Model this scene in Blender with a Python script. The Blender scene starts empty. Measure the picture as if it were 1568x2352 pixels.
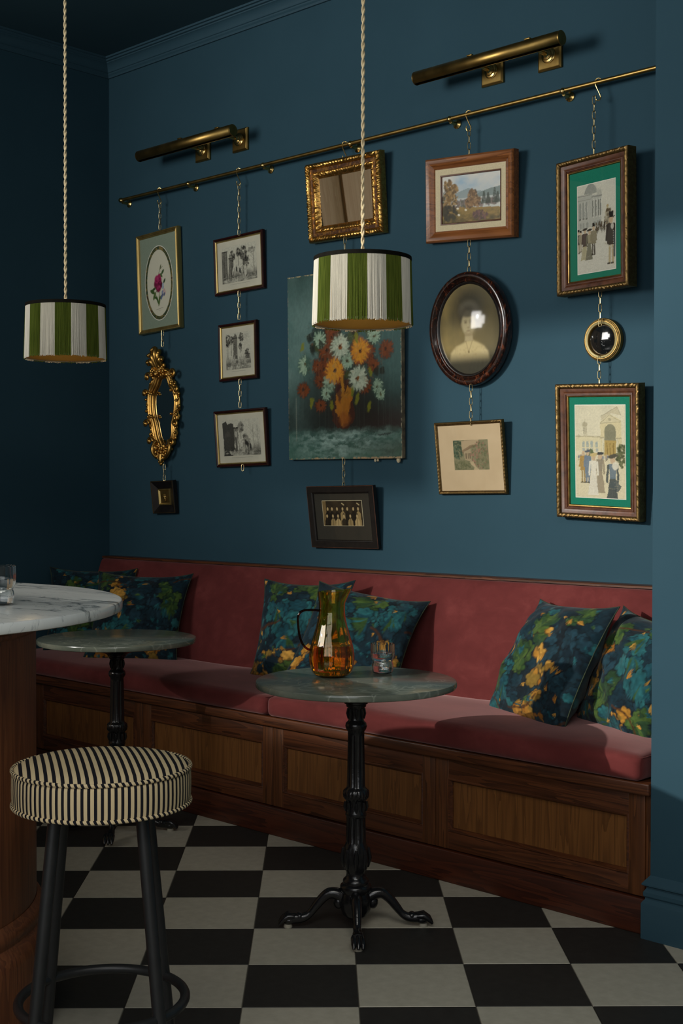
import bpy, bmesh, math, random
import numpy as np
from mathutils import Vector, Matrix, Euler
R = math.radians
PI = math.pi
random.seed(7)
scene = bpy.context.scene
COL = scene.collection

# ------------------------------------------------------------------ camera
CAMX, CAMY, CAMZ = 5.59, -4.10, 1.3296
FPX, PITCH, ROLL, WA = 3001.69, .0186123, .00201329, .8085
sw, cw = math.sin(WA), math.cos(WA)
def hor2world(v):                       # camera-horizontal axes -> room axes (x along picture wall, y into it)
    return Vector((sw*v[0]-cw*v[1], cw*v[0]+sw*v[1], v[2]))
_f = Vector((0, math.cos(PITCH), -math.sin(PITCH))); _u = Vector((0, math.sin(PITCH), math.cos(PITCH))); _x = Vector((1, 0, 0))
_r = _x*math.cos(ROLL)+_u*math.sin(ROLL); _up = _u*math.cos(ROLL)-_x*math.sin(ROLL)
cr, cu, cf = hor2world(_r), hor2world(_up), hor2world(_f)
cam = bpy.data.cameras.new('camera'); camo = bpy.data.objects.new('camera', cam); COL.objects.link(camo)
camo.matrix_world = Matrix(((cr.x, cu.x, -cf.x, CAMX), (cr.y, cu.y, -cf.y, CAMY), (cr.z, cu.z, -cf.z, CAMZ), (0, 0, 0, 1)))
cam.sensor_fit = 'VERTICAL'; cam.sensor_height = 36.0; cam.lens = FPX/2352*36.0
cam.clip_start = .05; cam.clip_end = 60
scene.camera = camo

# ------------------------------------------------------------------ light
world = bpy.data.worlds.new('sky'); scene.world = world; world.use_nodes = True
wb = world.node_tree.nodes['Background']; wb.inputs[0].default_value = (.62, .80, 1.0, 1); wb.inputs[1].default_value = .15
KEY = Vector((.0, -8.15, 3.60))
kd = bpy.data.lights.new('key_spot', 'SPOT'); kd.energy = 2650; kd.shadow_soft_size = .035; kd.spot_size = R(50); kd.spot_blend = 1.0
kd.color = (1.0, .95, .87)
ko = bpy.data.objects.new('key_spot', kd); COL.objects.link(ko); ko.location = KEY
ko.rotation_euler = (Vector((4.9, -.5, 1.35))-KEY).to_track_quat('-Z', 'Y').to_euler()
def area(name, loc, target, sx, sy, energy, color):
    d = bpy.data.lights.new(name, 'AREA'); d.shape = 'RECTANGLE'; d.size = sx; d.size_y = sy; d.energy = energy; d.color = color
    o = bpy.data.objects.new(name, d); COL.objects.link(o); o.location = loc
    o.rotation_euler = (Vector(target)-Vector(loc)).to_track_quat('-Z', 'Y').to_euler()
    return o
area('soft_wall_fill', (1.0, -5.05, 2.70), (2.6, 0, 2.95), 1.8, 1.35, 30, (1.0, .97, .92)).data.spread = R(80)  # soft area lamp added inside the room, short of the window wall
area('window_daylight', (5.2, -5.32, 1.98), (3.6, 0, 1.2), 2.9, 1.95, 42, (.97, .98, 1.0))
area('overhead_fill', (5.3, -3.7, 3.50), (5.0, -3.4, 0), 2.4, 2.2, 84, (1.0, .97, .90))  # added overhead fill for the floor, hung below a closed ceiling
vs = scene.view_settings
vs.view_transform = 'Standard'; vs.look = 'None'; vs.gamma = 1; vs.use_curve_mapping = False; vs.exposure = 0.0
try:
    scene.cycles.use_denoising = True
    scene.cycles.max_bounces = 12; scene.cycles.transmission_bounces = 12; scene.cycles.transparent_max_bounces = 16
    scene.cycles.sample_clamp_indirect = 4.0
    scene.cycles.blur_glossy = .5
except Exception:
    pass

# ------------------------------------------------------------------ helpers
def lin1(c):
    return c/12.92 if c <= .04045 else ((c+.055)/1.055)**2.4
def S(r, g, b):                         # 0-255 sRGB -> linear
    return (lin1(r/255), lin1(g/255), lin1(b/255))

def tag(o, label=None, cat=None, group=None, kind=None):
    if label: o['label'] = label
    if cat: o['category'] = cat
    if group: o['group'] = group
    if kind: o['kind'] = kind
    return o
def empty(name, loc=(0, 0, 0), label=None, cat=None, group=None, rz=0, mat=None):
    o = bpy.data.objects.new(name, None); COL.objects.link(o); o.empty_display_size = .05
    if mat is not None: o.matrix_world = mat
    else:
        o.location = loc; o.rotation_euler = (0, 0, rz)
    return tag(o, label, cat, group)
def mesh_obj(name, verts, faces, mat, parent=None, smooth=True, auto=None):
    me = bpy.data.meshes.new(name); me.from_pydata([tuple(v) for v in verts], [], faces); me.update()
    return link_mesh(name, me, mat, parent, smooth, auto)
def link_mesh(name, me, mat, parent=None, smooth=True, auto=None):
    if mat is not None: me.materials.append(mat)
    if smooth:
        me.polygons.foreach_set('use_smooth', [True]*len(me.polygons))
        if auto is not None:
            try: me.set_sharp_from_angle(angle=R(auto))
            except Exception: pass
    o = bpy.data.objects.new(name, me); COL.objects.link(o)
    if parent is not None: o.parent = parent
    return o
def copy_tree(o, parent=None):
    c = o.copy(); COL.objects.link(c); c.parent = parent
    for ch in [q for q in o.children]: copy_tree(ch, c)
    return c

class MB:
    """collects shapes, then links them as one mesh object"""
    def __init__(s): s.v = []; s.f = []
    def add(s, vs_, fs_, M=None):
        b = len(s.v)
        s.v += [tuple(M @ Vector(p)) for p in vs_] if M is not None else [tuple(p) for p in vs_]
        s.f += [tuple(i+b for i in f) for f in fs_]
        return s
    def box(s, x0, x1, y0, y1, z0, z1, M=None, bev=0):
        if bev <= 0:
            vs_ = [(x0, y0, z0), (x1, y0, z0), (x1, y1, z0), (x0, y1, z0), (x0, y0, z1), (x1, y0, z1), (x1, y1, z1), (x0, y1, z1)]
            fs_ = [(0, 3, 2, 1), (4, 5, 6, 7), (0, 1, 5, 4), (1, 2, 6, 5), (2, 3, 7, 6), (3, 0, 4, 7)]
            return s.add(vs_, fs_, M)
        bm = bmesh.new(); bmesh.ops.create_cube(bm, size=1)
        bmesh.ops.scale(bm, vec=(x1-x0, y1-y0, z1-z0), verts=bm.verts)
        bmesh.ops.translate(bm, vec=((x0+x1)/2, (y0+y1)/2, (z0+z1)/2), verts=bm.verts)
        bmesh.ops.bevel(bm, geom=list(bm.edges), offset=bev, segments=3, profile=.5, affect='EDGES')
        bm.verts.index_update()
        vs_ = [v.co.copy() for v in bm.verts]; fs_ = [[v.index for v in f.verts] for f in bm.faces]; bm.free()
        return s.add(vs_, fs_, M)
    def lathe(s, prof, n=48, M=None, flute=None, cap=True, a0=0):
        """prof: (r, z) bottom to top; flute(k, ang)->radius factor"""
        vs_ = []; fs_ = []
        for k, (r, z) in enumerate(prof):
            for i in range(n):
                a = 2*PI*i/n+a0; rr = r*(flute(k, a) if flute else 1)
                vs_.append((rr*math.cos(a), rr*math.sin(a), z))
        for k in range(len(prof)-1):
            for i in range(n):
                j = (i+1) % n
                fs_.append((k*n+i, k*n+j, (k+1)*n+j, (k+1)*n+i))
        if cap:
            if prof[0][0] > 1e-5: fs_.append(tuple(range(n-1, -1, -1)))
            if prof[-1][0] > 1e-5: fs_.append(tuple((len(prof)-1)*n+i for i in range(n)))
        return s.add(vs_, fs_, M)
    def tube(s, pts, rad, n=10, closed=False, cap=True, M=None):
        pts = [Vector(p) for p in pts]; N = len(pts)
        rads = rad if isinstance(rad, (list, tuple)) else [rad]*N
        tans = []
        for i in range(N):
            if closed: t = pts[(i+1) % N]-pts[i-1]
            else: t = pts[min(i+1, N-1)]-pts[max(i-1, 0)]
            tans.append(t.normalized() if t.length > 1e-9 else Vector((0, 0, 1)))
        ref = Vector((0, 0, 1)) if abs(tans[0].z) < .9 else Vector((1, 0, 0))
        nrm = (ref-tans[0]*ref.dot(tans[0])).normalized()
        vs_ = []; fs_ = []
        for i in range(N):
            if i:
                nrm = (nrm-tans[i]*nrm.dot(tans[i]))
                nrm = nrm.normalized() if nrm.length > 1e-6 else tans[i].orthogonal().normalized()
            b = tans[i].cross(nrm)
            for k in range(n):
                a = 2*PI*k/n
                vs_.append(pts[i]+(nrm*math.cos(a)+b*math.sin(a))*rads[i])
        last = N if closed else N-1
        for i in range(last):
            i2 = (i+1) % N
            for k in range(n):
                k2 = (k+1) % n
                fs_.append((i*n+k, i*n+k2, i2*n+k2, i2*n+k))
        if cap and not closed:
            fs_.append(tuple(range(n-1, -1, -1))); fs_.append(tuple((N-1)*n+k for k in range(n)))
        return s.add(vs_, fs_, M)
    def ball(s, c, rx, ry=None, rz=None, n=10, m=7, M=None):
        ry = rx if ry is None else ry; rz = rx if rz is None else rz
        vs_ = [(c[0], c[1], c[2]-rz)]; fs_ = []
        for j in range(1, m):
            t = PI*j/m
            for i in range(n):
                a = 2*PI*i/n
                vs_.append((c[0]+rx*math.sin(t)*math.cos(a), c[1]+ry*math.sin(t)*math.sin(a), c[2]-rz*math.cos(t)))
        vs_.append((c[0], c[1], c[2]+rz)); L = len(vs_)-1
        for i in range(n):
            k = (i+1) % n
            fs_.append((0, 1+k, 1+i)); fs_.append((L, 1+(m-2)*n+i, 1+(m-2)*n+k))
            for j in range(m-2): fs_.append((1+j*n+i, 1+j*n+k, 1+(j+1)*n+k, 1+(j+1)*n+i))
        return s.add(vs_, fs_, M)
    def build(s, name, mat, parent=None, smooth=True, auto=35):
        return mesh_obj(name, s.v, s.f, mat, parent, smooth, auto)

def spline(pts, n=8, closed=False):
    P = [Vector(p) for p in pts]; N = len(P); out = []
    for i in range(N if closed else N-1):
        p0 = P[i-1] if (closed or i > 0) else P[i]; p1 = P[i]; p2 = P[(i+1) % N]
        p3 = P[(i+2) % N] if (closed or i+2 < N) else p2
        for k in range(n):
            t = k/n
            out.append(.5*((2*p1)+(p2-p0)*t+(2*p0-5*p1+4*p2-p3)*t*t+(3*p1-p0-3*p2+p3)*t**3))
    if not closed: out.append(P[-1])
    return out

# ------------------------------------------------------------------ materials
def new_mat(name):
    m = bpy.data.materials.new(name); m.use_nodes = True
    nt = m.node_tree; b = nt.nodes['Principled BSDF']
    return m, nt, b
def N_(nt, typ, **kw):
    n = nt.nodes.new(typ)
    for k, v in kw.items(): setattr(n, k, v)
    return n
def coords(nt, scale=(1, 1, 1), rot=(0, 0, 0), kind='Object'):
    tc = N_(nt, 'ShaderNodeTexCoord'); mp = N_(nt, 'ShaderNodeMapping')
    mp.inputs['Scale'].default_value = scale; mp.inputs['Rotation'].default_value = rot
    nt.links.new(tc.outputs[kind], mp.inputs[0]); return mp.outputs[0]
def noise(nt, vec, scale, detail=4, rough=.55, dist=0):
    n = N_(nt, 'ShaderNodeTexNoise'); n.inputs['Scale'].default_value = scale; n.inputs['Detail'].default_value = detail
    n.inputs['Roughness'].default_value = rough; n.inputs['Distortion'].default_value = dist
    if vec is not None: nt.links.new(vec, n.inputs['Vector'])
    return n.outputs['Fac']
def ramp(nt, fac, stops, interp='LINEAR'):
    r = N_(nt, 'ShaderNodeValToRGB'); r.color_ramp.interpolation = interp; e = r.color_ramp.elements
    while len(e) > 1: e.remove(e[-1])
    e[0].position = stops[0][0]; e[0].color = (*stops[0][1], 1)
    for p, c in stops[1:]:
        k = e.new(p); k.color = (*c, 1)
    nt.links.new(fac, r.inputs[0]); return r.outputs[0]
def bump(nt, b, h, strength=.2, dist=.002):
    n = N_(nt, 'ShaderNodeBump'); n.inputs['Strength'].default_value = strength; n.inputs['Distance'].default_value = dist
    nt.links.new(h, n.inputs['Height']); nt.links.new(n.outputs[0], b.inputs['Normal'])
def math_(nt, op, a, b=None, c=None):
    n = N_(nt, 'ShaderNodeMath', operation=op)
    for i, q in enumerate((a, b, c)):
        if q is None: continue
        if isinstance(q, (int, float)): n.inputs[i].default_value = q
        else: nt.links.new(q, n.inputs[i])
    return n.outputs[0]
def mixc(nt, fac, a, b, typ='MIX'):
    n = N_(nt, 'ShaderNodeMix', data_type='RGBA', blend_type=typ)
    for i, q in ((0, fac), (6, a), (7, b)):
        if isinstance(q, (int, float)): n.inputs[i].default_value = q
        elif isinstance(q, tuple): n.inputs[i].default_value = (*q, 1)
        else: nt.links.new(q, n.inputs[i])
    return n.outputs[2]
def scl(c, k): return tuple(min(1, x*k) for x in c)

def mat_noise(name, c1, c2, scale=8, rough=.5, metallic=0, bump_s=0, bump_scale=60, stretch=(1, 1, 1), spec=.5, detail=4, rr=0, lo=.3, hi=.7):
    m, nt, b = new_mat(name)
    v = coords(nt, stretch); f = noise(nt, v, scale, detail)
    nt.links.new(ramp(nt, f, [(lo, c1), (hi, c2)]), b.inputs['Base Color'])
    b.inputs['Metallic'].default_value = metallic; b.inputs['Roughness'].default_value = rough
    b.inputs['Specular IOR Level'].default_value = spec
    if rr:
        f2 = noise(nt, v, scale*2.3, 3)
        nt.links.new(math_(nt, 'ADD', math_(nt, 'MULTIPLY', f2, rr), rough-rr/2), b.inputs['Roughness'])
    if bump_s: bump(nt, b, noise(nt, v, bump_scale, 4), bump_s)
    return m
def mat_wood(name, c1, c2, axis, rough=.38, scale=1.0, c3=None):
    """long grain runs along axis"""
    m, nt, b = new_mat(name)
    st = [22*scale]*3; st['xyz'.index(axis)] = 1.3*scale
    v = coords(nt, tuple(st))
    w = noise(nt, v, 1.0, 3, .5, .6)
    rings = math_(nt, 'FRACT', math_(nt, 'MULTIPLY', w, 7.0))
    fine = noise(nt, coords(nt, tuple(s*(7 if s > 5 else 2.5) for s in st)), 1.0, 4, .6)
    f = math_(nt, 'ADD', math_(nt, 'MULTIPLY', rings, .45), math_(nt, 'MULTIPLY', fine, .6))
    col = ramp(nt, f, [(.18, c1), (.62, c2), (.95, c3 or c2)])
    nt.links.new(col, b.inputs['Base Color']); b.inputs['Roughness'].default_value = rough
    bump(nt, b, f, .12, .001)
    return m

M = {}
M['wall'] = mat_noise('navy_paint', (.0255, .0665, .0930), (.0290, .0735, .102), 2.2, .75, bump_s=.06, bump_scale=220, spec=.12)
M['trim'] = mat_noise('navy_trim_paint', (.0280, .0700, .0980), (.0320, .078, .108), 2.5, .5, spec=.25)
M['ceil'] = mat_noise('navy_ceiling_paint', (.0280, .066, .088), (.0320, .074, .098), 2.0, .75, spec=.12)
M['brass'] = mat_noise('aged_brass', (.24, .155, .045), (.42, .28, .09), 9, .38, 1.0, rr=.16, bump_s=.03, bump_scale=90)
M['brass_bright'] = mat_noise('polished_brass', (.52, .36, .12), (.66, .47, .18), 14, .24, 1.0, rr=.1)
M['chain'] = mat_noise('pale_brass', (.42, .33, .16), (.60, .48, .25), 30, .3, 1.0)
M['walnut_x'] = mat_wood('walnut_along', S(44, 22, 11), S(88, 48, 25), 'x', .4, c3=S(104, 60, 33))
M['walnut_z'] = mat_wood('walnut_upright', S(52, 28, 13), S(96, 55, 27), 'z', .42, c3=S(112, 68, 36))
M['panel_z'] = mat_wood('oak_veneer_upright', S(84, 50, 20), S(116, 74, 34), 'z', .45, c3=S(124, 82, 40))
M['kick_x'] = mat_wood('mahogany_along', S(40, 16, 8), S(72, 32, 15), 'x', .45, c3=S(84, 40, 20))
M['drum_z'] = mat_wood('drum_veneer', S(86, 46, 24), S(124, 72, 40), 'z', .42, c3=S(134, 82, 46))
M['black'] = mat_noise('black_enamel', (.006, .006, .007), (.010, .010, .011), 30, .22, bump_s=.25, bump_scale=120, spec=.6)
M['satin_black'] = mat_noise('satin_black_steel', (.010, .011, .012), (.014, .015, .016), 40, .42, spec=.5)
M['felt'] = mat_noise('pad', S(150, 145, 130), S(165, 160, 145), 30, .8)

def velvet():
    m, nt, b = new_mat('rose_velvet')
    v = coords(nt, (1, 1.6, 1.3)); f = noise(nt, v, 3.2, 6, .6, 1.1); f2 = noise(nt, v, 14, 4, .6, .8)
    k = math_(nt, 'ADD', math_(nt, 'MULTIPLY', f, .7), math_(nt, 'MULTIPLY', f2, .3))
    nt.links.new(ramp(nt, k, [(.35, S(90, 37, 36)), (.52, S(102, 44, 43)), (.68, S(118, 56, 54))]), b.inputs['Base Color'])
    b.inputs['Roughness'].default_value = .85; b.inputs['Specular IOR Level'].default_value = .15
    b.inputs['Sheen Weight'].default_value = .35; b.inputs['Sheen Roughness'].default_value = .45
    b.inputs['Sheen Tint'].default_value = (1.0, .62, .60, 1)
    bump(nt, b, noise(nt, coords(nt), 420, 2), .1, .001)
    return m
M['velvet'] = velvet()

def marble_white():
    m, nt, b = new_mat('white_marble')
    v = coords(nt, (.8, 3.4, 1.0), (0, 0, R(-38)))
    w = noise(nt, v, 1.3, 8, .6, 1.3); veins = math_(nt, 'ABSOLUTE', math_(nt, 'SUBTRACT', w, .5))
    w2 = noise(nt, v, 3.1, 8, .62, 1.9); veins2 = math_(nt, 'ABSOLUTE', math_(nt, 'SUBTRACT', w2, .47))
    cloud = noise(nt, v, 2.0, 5)
    a = ramp(nt, veins, [(0, S(132, 140, 142)), (.008, S(186, 192, 193)), (.022, S(236, 240, 240)), (.2, S(246, 249, 248))])
    c = ramp(nt, veins2, [(0, S(178, 182, 184)), (.008, S(236, 237, 234)), (.3, S(240, 240, 238))])
    col = mixc(nt, 1.0, a, c, 'MULTIPLY')
    col = mixc(nt, math_(nt, 'MULTIPLY', math_(nt, 'SUBTRACT', cloud, .45), .8), col, S(206, 212, 214))
    nt.links.new(col, b.inputs['Base Color']); b.inputs['Roughness'].default_value = .18; b.inputs['Specular IOR Level'].default_value = .3
    return m
M['marble'] = marble_white()
def marble_green():
    m, nt, b = new_mat('green_marble')
    v = coords(nt, (1, 1, 1))
    base = noise(nt, v, 5, 7, .6, .8)
    col = ramp(nt, base, [(.3, S(84, 92, 82)), (.5, S(106, 113, 101)), (.7, S(132, 137, 123))])
    vo = N_(nt, 'ShaderNodeTexVoronoi', feature='DISTANCE_TO_EDGE'); vo.inputs['Scale'].default_value = 5
    dn = N_(nt, 'ShaderNodeTexNoise'); dn.inputs['Scale'].default_value = 6; nt.links.new(v, dn.inputs['Vector'])
    mv = mixc(nt, .42, v, dn.outputs['Color']); nt.links.new(mv, vo.inputs['Vector'])
    ve = ramp(nt, vo.outputs['Distance'], [(0, (1, 1, 1)), (.012, (.35, .35, .35)), (.04, (0, 0, 0))])
    amt = math_(nt, 'MULTIPLY', ve, math_(nt, 'MULTIPLY', noise(nt, v, 4, 3), .75))
    nt.links.new(mixc(nt, amt, col, S(176, 182, 166)), b.inputs['Base Color'])
    b.inputs['Roughness'].default_value = .16
    return m
M['green_marble'] = marble_green()

def glass_mat(name, color=(1, 1, 1), rough=0.0, ior=1.5):
    m, nt, b = new_mat(name)
    b.inputs['Base Color'].default_value = (*color, 1); b.inputs['Roughness'].default_value = rough
    b.inputs['Transmission Weight'].default_value = 1.0; b.inputs['IOR'].default_value = ior
    return m
def thin_glass(name, tint=(1, 1, 1), rough=.02, facing=None):
    m, nt, b = new_mat(name); nt.nodes.remove(b)
    tr = N_(nt, 'ShaderNodeBsdfTransparent'); tr.inputs[0].default_value = (*tint, 1)
    if facing:
        lw = N_(nt, 'ShaderNodeLayerWeight'); lw.inputs[0].default_value = .35
        nt.links.new(mixc(nt, lw.outputs['Facing'], tint, facing), tr.inputs[0])
    gl = N_(nt, 'ShaderNodeBsdfGlossy'); gl.inputs['Roughness'].default_value = rough
    lf = N_(nt, 'ShaderNodeLayerWeight'); lf.inputs[0].default_value = .5
    fr = math_(nt, 'ADD', math_(nt, 'MULTIPLY', math_(nt, 'POWER', lf.outputs['Facing'], 5.0), .75), .045)
    mx = N_(nt, 'ShaderNodeMixShader'); nt.links.new(fr, mx.inputs[0]); nt.links.new(tr.outputs[0], mx.inputs[1]); nt.links.new(gl.outputs[0], mx.inputs[2])
    nt.links.new(mx.outputs[0], nt.nodes['Material Output'].inputs[0])
    return m
M['pane'] = thin_glass('picture_glass', (.97, .98, .97))
M['dome'] = thin_glass('convex_glass', (.97, .98, .97), .09)
M['clear'] = glass_mat('clear_glass', (.97, .985, .98), .0, 1.47)
M['water'] = glass_mat('water', (.98, .99, .99), .0, 1.33)
M['amber'] = glass_mat('amber_glass', (1.0, .70, .17), .0, 1.48)
M['tea'] = glass_mat('amber_liquid', (1.0, .62, .15), .0, 1.33)
def mirror_mat():
    m, nt, b = new_mat('mirror'); b.inputs['Base Color'].default_value = (.86, .87, .84, 1); b.inputs['Metallic'].default_value = 1; b.inputs['Roughness'].default_value = .015
    return m
M['mirror'] = mirror_mat()
def dark_mirror():
    m, nt, b = new_mat('foxed_mirror'); v = coords(nt)
    f = noise(nt, v, 120, 3, .7); g = noise(nt, v, 22, 3)
    k = math_(nt, 'MULTIPLY', f, g)
    nt.links.new(ramp(nt, k, [(.36, (.006, .007, .008)), (.40, (.35, .36, .36))]), b.inputs['Base Color'])
    b.inputs['Roughness'].default_value = .08; b.inputs['Coat Weight'].default_value = .5
    return m
M['foxed'] = dark_mirror()

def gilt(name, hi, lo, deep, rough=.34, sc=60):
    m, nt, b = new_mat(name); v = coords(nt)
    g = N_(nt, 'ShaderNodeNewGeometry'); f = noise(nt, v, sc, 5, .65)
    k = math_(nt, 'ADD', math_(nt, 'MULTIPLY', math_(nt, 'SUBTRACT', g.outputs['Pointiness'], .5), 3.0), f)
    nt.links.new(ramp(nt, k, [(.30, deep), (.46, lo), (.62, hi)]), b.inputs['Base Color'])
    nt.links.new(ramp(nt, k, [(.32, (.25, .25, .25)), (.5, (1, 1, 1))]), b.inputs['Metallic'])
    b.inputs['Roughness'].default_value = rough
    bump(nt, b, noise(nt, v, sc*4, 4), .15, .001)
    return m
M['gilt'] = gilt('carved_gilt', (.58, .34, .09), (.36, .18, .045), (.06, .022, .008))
M['gilt_dull'] = gilt('dull_gilt', (.24, .155, .06), (.13, .078, .028), (.035, .018, .008), .5)
M['gold_flat'] = mat_noise('gold_leaf', (.36, .25, .08), (.60, .46, .18), 20, .38, .9, rr=.15, stretch=(1, 1, .15))
M['gold_dark'] = mat_noise('antique_gold', (.16, .10, .03), (.34, .22, .07), 30, .4, .9)
M['frame_oak'] = mat_wood('frame_oak', S(84, 46, 20), S(140, 86, 44), 'x', .38, c3=S(156, 100, 54))
M['frame_mahog'] = mat_noise('frame_mahogany', S(30, 8, 6), S(54, 18, 12), 30, .28)
M['frame_black'] = mat_noise('frame_ebony', (.006, .005, .005), (.014, .011, .009), 40, .34, bump_s=.1, bump_scale=100)
M['frame_brown'] = mat_noise('frame_brown', S(64, 34, 20), S(104, 62, 38), 40, .42, bump_s=.1, bump_scale=150)
def tortoise():
    m, nt, b = new_mat('burl_veneer'); v = coords(nt, (3, 3, 1.2))
    f = noise(nt, v, 16, 4, .6, 1.5)
    nt.links.new(ramp(nt, f, [(.42, S(24, 12, 9)), (.56, S(46, 22, 15)), (.68, S(104, 54, 32))]), b.inputs['Base Color'])
    b.inputs['Roughness'].default_value = .22; b.inputs['Coat Weight'].default_value = .4
    return m
M['tortoise'] = tortoise()
M['green_mount'] = mat_noise('green_mount', S(20, 112, 90), S(28, 124, 100), 300, .85, spec=.2)
M['sage_mount'] = mat_noise('sage_mount', S(132, 146, 128), S(142, 155, 138), 300, .9, spec=.2)
M['cream_mount'] = mat_noise('cream_mount', S(186, 164, 132), S(194, 172, 140), 12, .9, spec=.2)
M['black_mount'] = mat_noise('black_mount', S(48, 46, 40), S(56, 53, 46), 200, .85, spec=.2)
M['linen'] = mat_noise('linen_slip', S(196, 184, 150), S(212, 200, 166), 260, .9, spec=.2)
M['white_line'] = mat_noise('white_bevel', S(222, 220, 208), S(230, 228, 216), 40, .8)
M['cream_thread'] = mat_noise('cream_thread', S(186, 182, 168), S(212, 208, 194), 60, .9, stretch=(8, 8, .15), spec=.15)
M['green_thread'] = mat_noise('green_thread', S(52, 66, 16), S(94, 106, 38), 60, .9, stretch=(8, 8, .15), spec=.15)
M['shade_trim'] = mat_noise('dark_trim', (.004, .004, .003), (.008, .007, .005), 80, .85, spec=.08)
M['gold_lining'] = mat_noise('gold_lining', (.50, .30, .07), (.58, .36, .09), 6, .45, .35)
M['cord_cream'] = mat_noise('cream_cord', S(196, 178, 138), S(224, 208, 170), 90, .85)
M['tile_light'] = mat_noise('pale_tile', S(178, 173, 156), S(194, 189, 172), 30, .55, bump_s=.03, bump_scale=90, spec=.35, detail=8)
M['tile_dark'] = mat_noise('charcoal_tile', S(42, 41, 39), S(52, 51, 48), 30, .55, bump_s=.03, bump_scale=90, spec=.35, detail=8)
M['grout'] = mat_noise('grout', S(96, 92, 82), S(112, 108, 98), 60, .9)
M['oak_door'] = mat_wood('pale_oak', S(220, 170, 112), S(236, 192, 136), 'z', .5, .7, S(240, 204, 152))
M['plaster'] = mat_noise('plaster', S(150, 146, 138), S(160, 156, 148), 3, .8)

def attr_mat(name, rough=.7, spec=.25, coat=0, weave=0, sheen=0):
    m, nt, b = new_mat(name)
    a = N_(nt, 'ShaderNodeVertexColor'); a.layer_name = 'paint'
    nt.links.new(a.outputs[0], b.inputs['Base Color'])
    b.inputs['Roughness'].default_value = rough; b.inputs['Specular IOR Level'].default_value = spec; b.inputs['Coat Weight'].default_value = coat
    b.inputs['Sheen Weight'].default_value = sheen
    if weave: bump(nt, b, noise(nt, coords(nt), weave, 2), .25, .001)
    return m
M['print'] = attr_mat('printed_paper', .8, .2)
M['oil'] = attr_mat('oil_paint', .38, .4, .15, 160)
M['tapestry'] = attr_mat('tapestry_linen', .85, .15, 0, 500, .1)

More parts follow.
